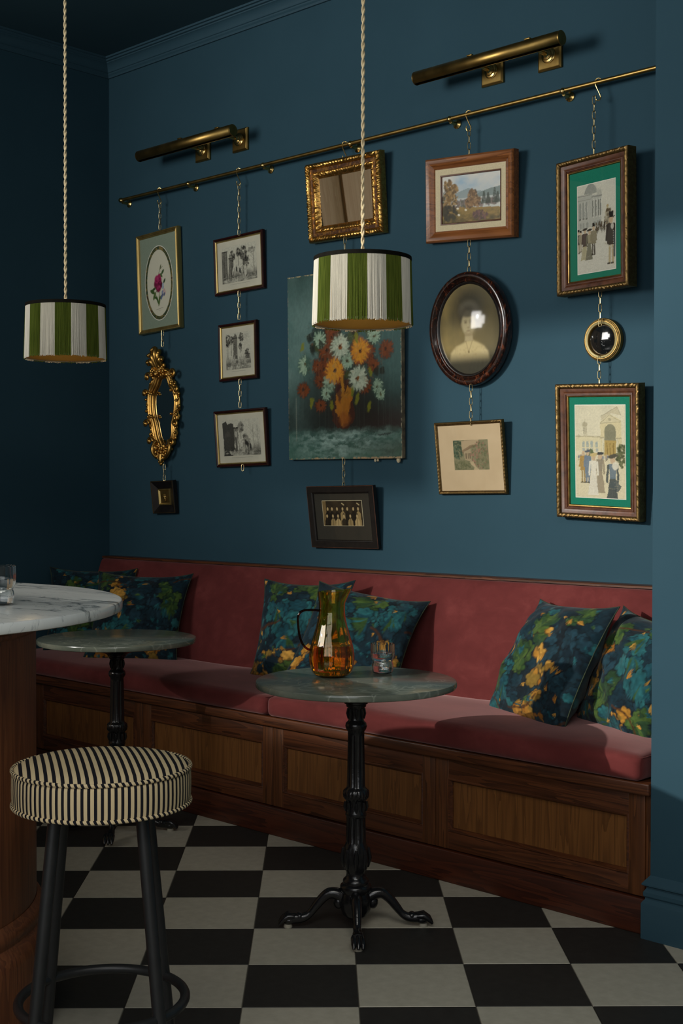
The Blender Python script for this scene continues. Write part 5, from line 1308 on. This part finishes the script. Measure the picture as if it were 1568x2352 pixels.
# ------------------------------------------------------------------ cafe tables
def cafe_table(loc, label, seed, n=96):
    t = empty('cafe_table', loc, label, 'table', 'round green marble cafe tables', R(0))
    top = MB().lathe([(.01, .729), (.296, .729), (.3015, .731), (.3035, .735), (.3035, .745), (.302, .7485), (.298, .75), (.01, .75)], 128).build('table_top', M['green_marble'], t)
    MB().lathe([(.047, .690), (.075, .700), (.11, .712), (.115, .7285)], 40).build('top_plate', M['black'], t)
    prof = [(.028, .030), (.040, .040), (.047, .060), (.048, .090), (.043, .106), (.0475, .113), (.048, .124), (.046, .129), (.039, .133), (.040, .139), (.038, .146), (.033, .150), (.029, .158), (.029, .168), (.034, .176), (.0375, .190), (.0388, .215), (.0372, .244), (.033, .250), (.0315, .256)]
    fl0 = len(prof); prof += [(.0312, .262), (.0306, .300), (.0296, .334)]; fl1 = len(prof)
    prof += [(.031, .337), (.0325, .343), (.031, .350), (.0295, .354), (.0298, .384), (.034, .389), (.0385, .395), (.0400, .405), (.0385, .415), (.034, .420), (.0290, .424)]
    fl2 = len(prof); prof += [(.0284, .430), (.0272, .500), (.0258, .580)]; fl3 = len(prof)
    prof += [(.0252, .586), (.0250, .594), (.0300, .601), (.0330, .611), (.0310, .620), (.0245, .626), (.0228, .634), (.0236, .664), (.0300, .670), (.0305, .676), (.0360, .679), (.0365, .684), (.0430, .687), (.0470, .692), (.0470, .705), (.03, .706)]
    def flute(k, a):
        if fl0 <= k < fl1 or fl2 <= k < fl3: return 1-.10*abs(math.sin(a*7))**.7
        if prof[k][1] > .38 and prof[k][1] < .42: return 1-.05*abs(math.sin(a*12))
        if .17 < prof[k][1] < .25: return 1-.05*abs(math.sin(a*4))**3
        return 1
    MB().lathe(prof, n, None, flute).build('pedestal', M['black'], t, True, 50)
    # acanthus tongues on the neck, collar and lower shaft: one ring each
    for nm, r0, zs, rr in (('collar_leaves', (.030, .0325, .0315), (.352, .366, .382), (.003, .006, .004)), ('shaft_leaves', (.036, .040, .038), (.182, .210, .242), (.004, .009, .004)), ('neck_leaves', (.024, .0255, .0245), (.632, .648, .664), (.002, .005, .003))):
        lf = MB(); lf.lathe([(r0[0]-.003, zs[0]), (r0[1]-.003, zs[1]), (r0[2]-.003, zs[2])], 32)
        for k in range(8):
            a = 2*PI*k/8; c, s_ = math.cos(a), math.sin(a)
            lf.tube([(c*r, s_*r, z) for r, z in zip(r0, zs)], list(rr), 8)
        tag(lf.build(nm, M['black'], t), kind='stuff')
    lm = MB()
    pts = spline([(.020, 0, .075), (.050, 0, .098), (.078, 0, .103), (.100, 0, .088), (.122, 0, .062), (.140, 0, .040), (.160, 0, .029), (.185, 0, .028), (.205, 0, .030)], 5)
    N = len(pts); rad = []
    for i in range(N):
        q = i/(N-1); rad.append(.021-.010*min(1, q/.62) if q < .62 else .0115+.0055*min(1, (q-.62)/.25))
    lm.tube(pts, rad, 12)
    lm.ball((.062, 0, .105), .020, .017, .013).ball((.052, 0, .075), .016, .016, .02).ball((.170, 0, .034), .014, .016, .012)
    for dy in (-.012, 0, .012): lm.tube([(.185, dy*.8, .034), (.205, dy, .036), (.222, dy*1.1, .024), (.232, dy*1.1, .012)], [.008, .0095, .008, .004], 8)
    lm.ball((.200, 0, .022), .022, .018, .013)
    for i in range(3): lm.tube([(.085+.012*i, -.010, .098-.006*i), (.085+.012*i, 0, .108-.008*i), (.085+.012*i, .010, .098-.006*i)], .004, 6)
    for k in range(4):
        if k == 0: lg = lm.build('leg', M['black'], t, True, 60)
        else:
            lg = lg0.copy(); COL.objects.link(lg); lg.parent = t
        if k == 0: lg0 = lg
        lg.rotation_euler = (0, 0, R(45+90*k))
        pd = MB().lathe([(.013, 0), (.013, .004), (.011, .010)], 20, Matrix.Translation((.205, 0, 0))); pd.build('foot_pad', M['felt'], lg)
    return t
cafe_table((2.905, -1.222, 0), 'round green marble cafe table with black iron pedestal, carrying the amber pitcher', 1)
cafe_table((1.490, -1.058, 0), 'farther green marble cafe table with black iron pedestal behind the striped stool', 2)

# ------------------------------------------------------------------ pitcher and tumblers
TZ = .7502
p = empty('glass_pitcher', (2.802, -1.222, TZ), 'amber fluted glass pitcher with thin handle, half full, on the near green table', 'pitcher')
pp = [(.030, .0), (.046, .002), (.056, .008), (.064, .022), (.0690, .045), (.0695, .066), (.066, .090), (.0585, .118), (.0505, .145), (.0440, .172), (.0405, .198), (.0405, .222), (.0425, .245), (.0445, .262)]
def resample(pr, m):
    s = spline([(r, 0, z) for r, z in pr], m); return [(v.x, v.z) for v in s]
po = resample(pp, 4)
def vessel(name, prof, th, mat, parent, n, flute, spout=None, zfun=None):
    inn = [(max(.001, r-th), max(z, .006)) for r, z in prof][::-1]; full = prof+inn
    vs_ = []; fs_ = []
    for k, (r, z) in enumerate(full):
        for i in range(n):
            a = 2*PI*i/n; rr = r*flute(z, a); zz = z
            x, y = rr*math.cos(a), rr*math.sin(a)
            if spout:
                x, y, zz = spout(x, y, zz, a)
            if zfun: zz = zfun(zz, a)
            vs_.append((x, y, zz))
    K_ = len(full)
    for k in range(K_-1):
        for i in range(n):
            j = (i+1) % n; fs_.append((k*n+i, k*n+j, (k+1)*n+j, (k+1)*n+i))
    fs_.append(tuple(range(n-1, -1, -1))); fs_.append(tuple((K_-1)*n+i for i in range(n)))
    return mesh_obj(name, vs_, fs_, mat, parent, True, 60)
def ribs(z, a):
    k = 1 if z < .12 else max(0, 1-(z-.12)/.10); return 1-.030*k*abs(math.sin(a*8))**.8
SP = math.atan2((Vector((sw, cw))).y, (Vector((sw, cw))).x)     # spout points to the right of the view
def spout(x, y, z, a):
    d = math.cos(a-SP); k = max(0, (z-.225)/.037)
    e_ = max(0, d)**7*k*.016
    return x+e_*math.cos(SP), y+e_*math.sin(SP), z+k*(.006*max(0, d)**5-.004*(1-d)/2+.002)
vessel('body', po, .0028, M['amber'], p, 96, ribs, spout)
lq = [(r-.0034, z) for r, z in po if .006 < z < .098]; lq = [(.001, .0065)]+lq+[(.001, lq[-1][1])]
MB().lathe(lq, 96, None, lambda k, a: ribs(lq[k][1], a)).build('liquid', M['tea'], p, True, 60)
hd = Vector((-math.cos(SP), -math.sin(SP), 0))
hp = spline([hd*.0400+Vector((0, 0, .202)), hd*.062+Vector((0, 0, .2035)), hd*.090+Vector((0, 0, .201)), hd*.103+Vector((0, 0, .186)), hd*.1035+Vector((0, 0, .160)), hd*.099+Vector((0, 0, .125)), hd*.089+Vector((0, 0, .098)), hd*.075+Vector((0, 0, .084)), hd*.064+Vector((0, 0, .081))], 5)
MB().tube(hp, .0036, 10).build('handle', thin_glass('amber_rod', (.42, .12, .03), .04, (.12, .03, .01)), p)

def tumbler(loc, label, rz=0):
    g = empty('tumbler', loc, label, 'glass', 'ribbed glass tumblers', rz)
    pr = resample([(.020, 0), (.0275, .001), (.0315, .006), (.0338, .016), (.0332, .028), (.0308, .0355), (.0312, .040), (.0350, .047), (.0375, .056), (.0382, .068), (.0378, .093)], 3)
    def fl(z, a): return 1-.030*max(0, min(1, (z-.040)/.02))*(.5+.5*math.cos(a*18))
    vessel('body', pr, .0024, M['clear'], g, 108, fl, None, lambda z, a: z+(.0012*math.cos(a*18) if z > .09 else 0))
    wq = [(r-.003, z) for r, z in pr if .006 < z < .066]; wq = [(.001, .0065)]+wq+[(.001, wq[-1][1])]
    MB().lathe(wq, 72).build('water', M['water'], g, True, 60)
    return g
tumbler((2.868, -1.062, TZ), 'ribbed water tumbler beside the amber pitcher')
BT = Vector((2.478, -2.72, 0))
tumbler((2.873, -2.424, 1.0502), 'ribbed water tumbler on the white marble table at the left edge', 1)

# ------------------------------------------------------------------ drum bar table
t = empty('bar_table', BT, 'round white marble bar table on a large curved wooden drum at the left edge', 'table')
MB().lathe([(.02, 1.024), (.753, 1.024), (.758, 1.026), (.760, 1.030), (.760, 1.044), (.758, 1.0485), (.754, 1.05), (.02, 1.05)], 200).build('table_top', M['marble'], t)
MB().lathe([(.547, .300), (.547, .975)], 160, cap=False).build('drum', M['drum_z'], t)
MB().lathe([(.02, .9755), (.549, .9755), (.553, .980), (.553, .988), (.550, .992), (.553, .995), (.558, 1.006), (.560, 1.0235), (.02, 1.0235)], 160).build('top_moulding', M['drum_z'], t)
MB().lathe([(.02, 0), (.582, 0), (.582, .225), (.579, .240), (.570, .256), (.563, .264), (.560, .268), (.560, .272), (.564, .280), (.565, .290), (.561, .302), (.552, .312), (.5485, .318), (.547, .316), (.02, .316)], 160).build('plinth', M['drum_z'], t)

# ------------------------------------------------------------------ striped stool
SC = Vector((3.352, -2.478, 0)); st = empty('bar_stool', SC, 'backless bar stool with black and cream striped round seat and black steel legs', 'stool')
def stripe_mat(mode):
    m, nt, b = new_mat('ticking_'+mode); tc = N_(nt, 'ShaderNodeTexCoord'); sx = N_(nt, 'ShaderNodeSeparateXYZ'); nt.links.new(tc.outputs['Object'], sx.inputs[0])
    if mode == 'top':
        ca, sa = math.cos(R(59)), math.sin(R(59))
        u = math_(nt, 'ADD', math_(nt, 'MULTIPLY', sx.outputs[0], ca), math_(nt, 'MULTIPLY', sx.outputs[1], sa)); u = math_(nt, 'MULTIPLY', u, 1/.0155)
    else:
        ang = math_(nt, 'ARCTAN2', sx.outputs[1], sx.outputs[0]); u = math_(nt, 'MULTIPLY', ang, 88/(2*PI))
        if mode == 'piping': u = math_(nt, 'ADD', u, math_(nt, 'MULTIPLY', sx.outputs[2], 40))
    f = math_(nt, 'FRACT', math_(nt, 'ADD', u, 100.25)); d = math_(nt, 'ABSOLUTE', math_(nt, 'SUBTRACT', f, .5))
    col = ramp(nt, d, [(.0, S(26, 27, 32)), (.215, S(26, 27, 32)), (.225, S(96, 52, 40)), (.245, S(205, 186, 146)), (.5, S(205, 186, 146))], 'LINEAR')
    nt.links.new(mixc(nt, noise(nt, coords(nt), 700, 2), col, scl(S(120, 110, 90), 1), 'MULTIPLY') if False else col, b.inputs['Base Color'])
    b.inputs['Roughness'].default_value = .9; b.inputs['Specular IOR Level'].default_value = .15
    bump(nt, b, noise(nt, coords(nt), 900, 2), .2, .001); return m
RS = .184
MB().lathe([(RS-.004, .7475), (RS-.012, .752), (.16, .7575), (.12, .7625), (.07, .766), (.03, .7672), (.0005, .7675)], 96, cap=False).build('seat_top', stripe_mat('top'), st)
MB().lathe([(RS-.006, .6735), (RS-.001, .677), (RS+.0005, .690), (RS+.001, .710), (RS+.0005, .735), (RS-.002, .7445), (RS-.006, .748)], 128, cap=False).build('seat_side', stripe_mat('side'), st)
for z in (.7465, .6745):
    MB().tube([((RS-.001)*math.cos(2*PI*k/96), (RS-.001)*math.sin(2*PI*k/96), z) for k in range(96)], .0044, 10, True).build('piping', stripe_mat('piping'), st)
MB().lathe([(.02, .664), (.15, .664), (.15, .673), (RS-.006, .6735)], 64).build('seat_base', M['satin_black'], st)
ca0 = math.atan2(cw, sw)                           # camera-right direction in the room
for k in range(4):
    a = ca0+R(45+90*k)+R(5.6)
    c, s_ = math.cos(a), math.sin(a)
    MB().tube([(c*.122, s_*.122, .672), (c*.206, s_*.206, .004)], .0135, 20).build('leg', M['satin_black'], st)
    MB().lathe([(.0135, 0), (.0145, .002), (.0145, .014), (.0137, .016)], 20, Matrix.Translation((c*.206, s_*.206, 0))).build('foot_cap', M['black'], st)
MB().tube([(.172*math.cos(2*PI*k/96), .172*math.sin(2*PI*k/96), .258) for k in range(96)], .0105, 14, True).build('foot_ring', M['satin_black'], st)

# ------------------------------------------------------------------ striped pendants
def pendant(loc, label, phase, zt=CEIL):
    x, y, z0 = loc
    o = empty('pendant_lamp', (x, y, z0), label, 'pendant lamp', 'green and cream striped pendant lamps')
    Rb, Rt, Hh = .1475, .1425, .196
    def rad(t): return Rb+(Rt-Rb)*t
    # lining
    vs_ = []; fs_ = []; n = 96
    for t in (0, 1):
        for i in range(n): a = 2*PI*i/n; r = rad(t)-.004; vs_.append((r*math.cos(a), r*math.sin(a), .004+t*(Hh-.006)))
    for i in range(n): j = (i+1) % n; fs_.append((i, n+i, n+j, j))
    li = mesh_obj('lining', vs_, fs_, M['gold_lining'], o, True)
    md = li.modifiers.new('thick', 'SOLIDIFY'); md.thickness = .0012; md.offset = -1
    rg = random.Random(int(x*1000))
    # sixteen panels of hanging threads
    for s in range(16):
        mb = MB(); m = 30
        for i in range(m):
            a = 2*PI*(s+(i+.5)/m)/16+phase; da = 2*PI/16/m*.62
            jit = rg.uniform(-.0012, .0014); bot = rg.uniform(-.0045, .0015); sw_ = rg.uniform(-.35, .35)*da+(rg.uniform(-1.6, 1.6)*da if rg.random() < .06 else 0)
            v = []
            for q, t in enumerate((1, .75, .5, .25, 0)):
                r = rad(t)+jit*(1-t)+.0004; aa = a+sw_*(1-t)*1.5+rg.uniform(-.1, .1)*da; zz = Hh*t-(0 if t else -bot)
                for w_, dr in ((-1, 0), (0, .0014), (1, 0), (0, -.0010)):
                    v.append(((r+dr)*math.cos(aa+w_*da), (r+dr)*math.sin(aa+w_*da), zz))
            f = []
            for q in range(4):
                for w_ in range(4): w2 = (w_+1) % 4; f.append((q*4+w_, q*4+w2, q*4+4+w2, q*4+4+w_)[::-1])
            f.append((16, 17, 18, 19)); mb.add(v, f)
        mb.build('fringe_panel', M['green_thread'] if s % 2 else M['cream_thread'], o, True, 80)
    MB().lathe([(Rt-.004, Hh-.010), (Rt+.0025, Hh-.010), (Rt+.0032, Hh-.004), (Rt+.0025, Hh+.002), (Rt-.004, Hh+.002)], 96, cap=False).build('top_trim', M['shade_trim'], o)
    MB().lathe([(Rb-.0055, .003), (Rb-.0005, .001), (Rb-.0003, .006), (Rb-.0055, .007)], 96, cap=False).build('bottom_trim', M['cream_thread'], o)
    sp_ = MB()
    for k in range(3):
        a = 2*PI*k/3; sp_.tube([(.02*math.cos(a), .02*math.sin(a), Hh-.030), ((Rt-.004)*math.cos(a), (Rt-.004)*math.sin(a), Hh-.006)], .0018, 6)
    sp_.tube([(.021*math.cos(2*PI*k/24), .021*math.sin(2*PI*k/24), Hh-.030) for k in range(24)], .002, 6, True); sp_.build('spider', M['brass'], o)
    MB().lathe([(.006, Hh-.002), (.016, Hh-.010), (.018, Hh-.030), (.020, Hh-.060), (.012, Hh-.062)], 24).build('lamp_holder', M['brass'], o)
    MB().lathe([(.012, Hh-.060), (.016, Hh-.075), (.028, Hh-.105), (.029, Hh-.120), (.020, Hh-.140), (.0005, Hh-.148)], 24, cap=False).build('bulb', M['white_line'], o)
    bl = bpy.data.lights.new('bulb_glow', 'POINT'); bl.energy = .55; bl.color = (1.0, .72, .38); bl.shadow_soft_size = .03
    bo = bpy.data.objects.new('bulb_glow', bl); COL.objects.link(bo); bo.parent = o; bo.location = (0, 0, .06)
    zc_ = zt-z0; L = zc_-Hh; turns = L/.052
    cm = MB(); N = int(L/.0045)
    for ph in (0, PI):
        cm.tube([(.0030*math.cos(2*PI*turns*k/N+ph), .0030*math.sin(2*PI*turns*k/N+ph), Hh-.006+(L+.004)*k/N) for k in range(N+1)], .0031, 6)
    cm.build('twisted_cord', M['cord_cream'], o)
    MB().lathe([(.045, zc_-.022), (.050, zc_-.018), (.050, zc_-.001), (.02, zc_)], 32).build('ceiling_rose', M['brass'], o)
    return o
pendant((2.955, -1.252, 1.812), 'nearer striped pendant lamp hanging in front of the flower canvas', R(3.05))
pendant((1.545, -1.328, 1.800), 'farther striped pendant lamp at the left against the dark wall', R(18.15))
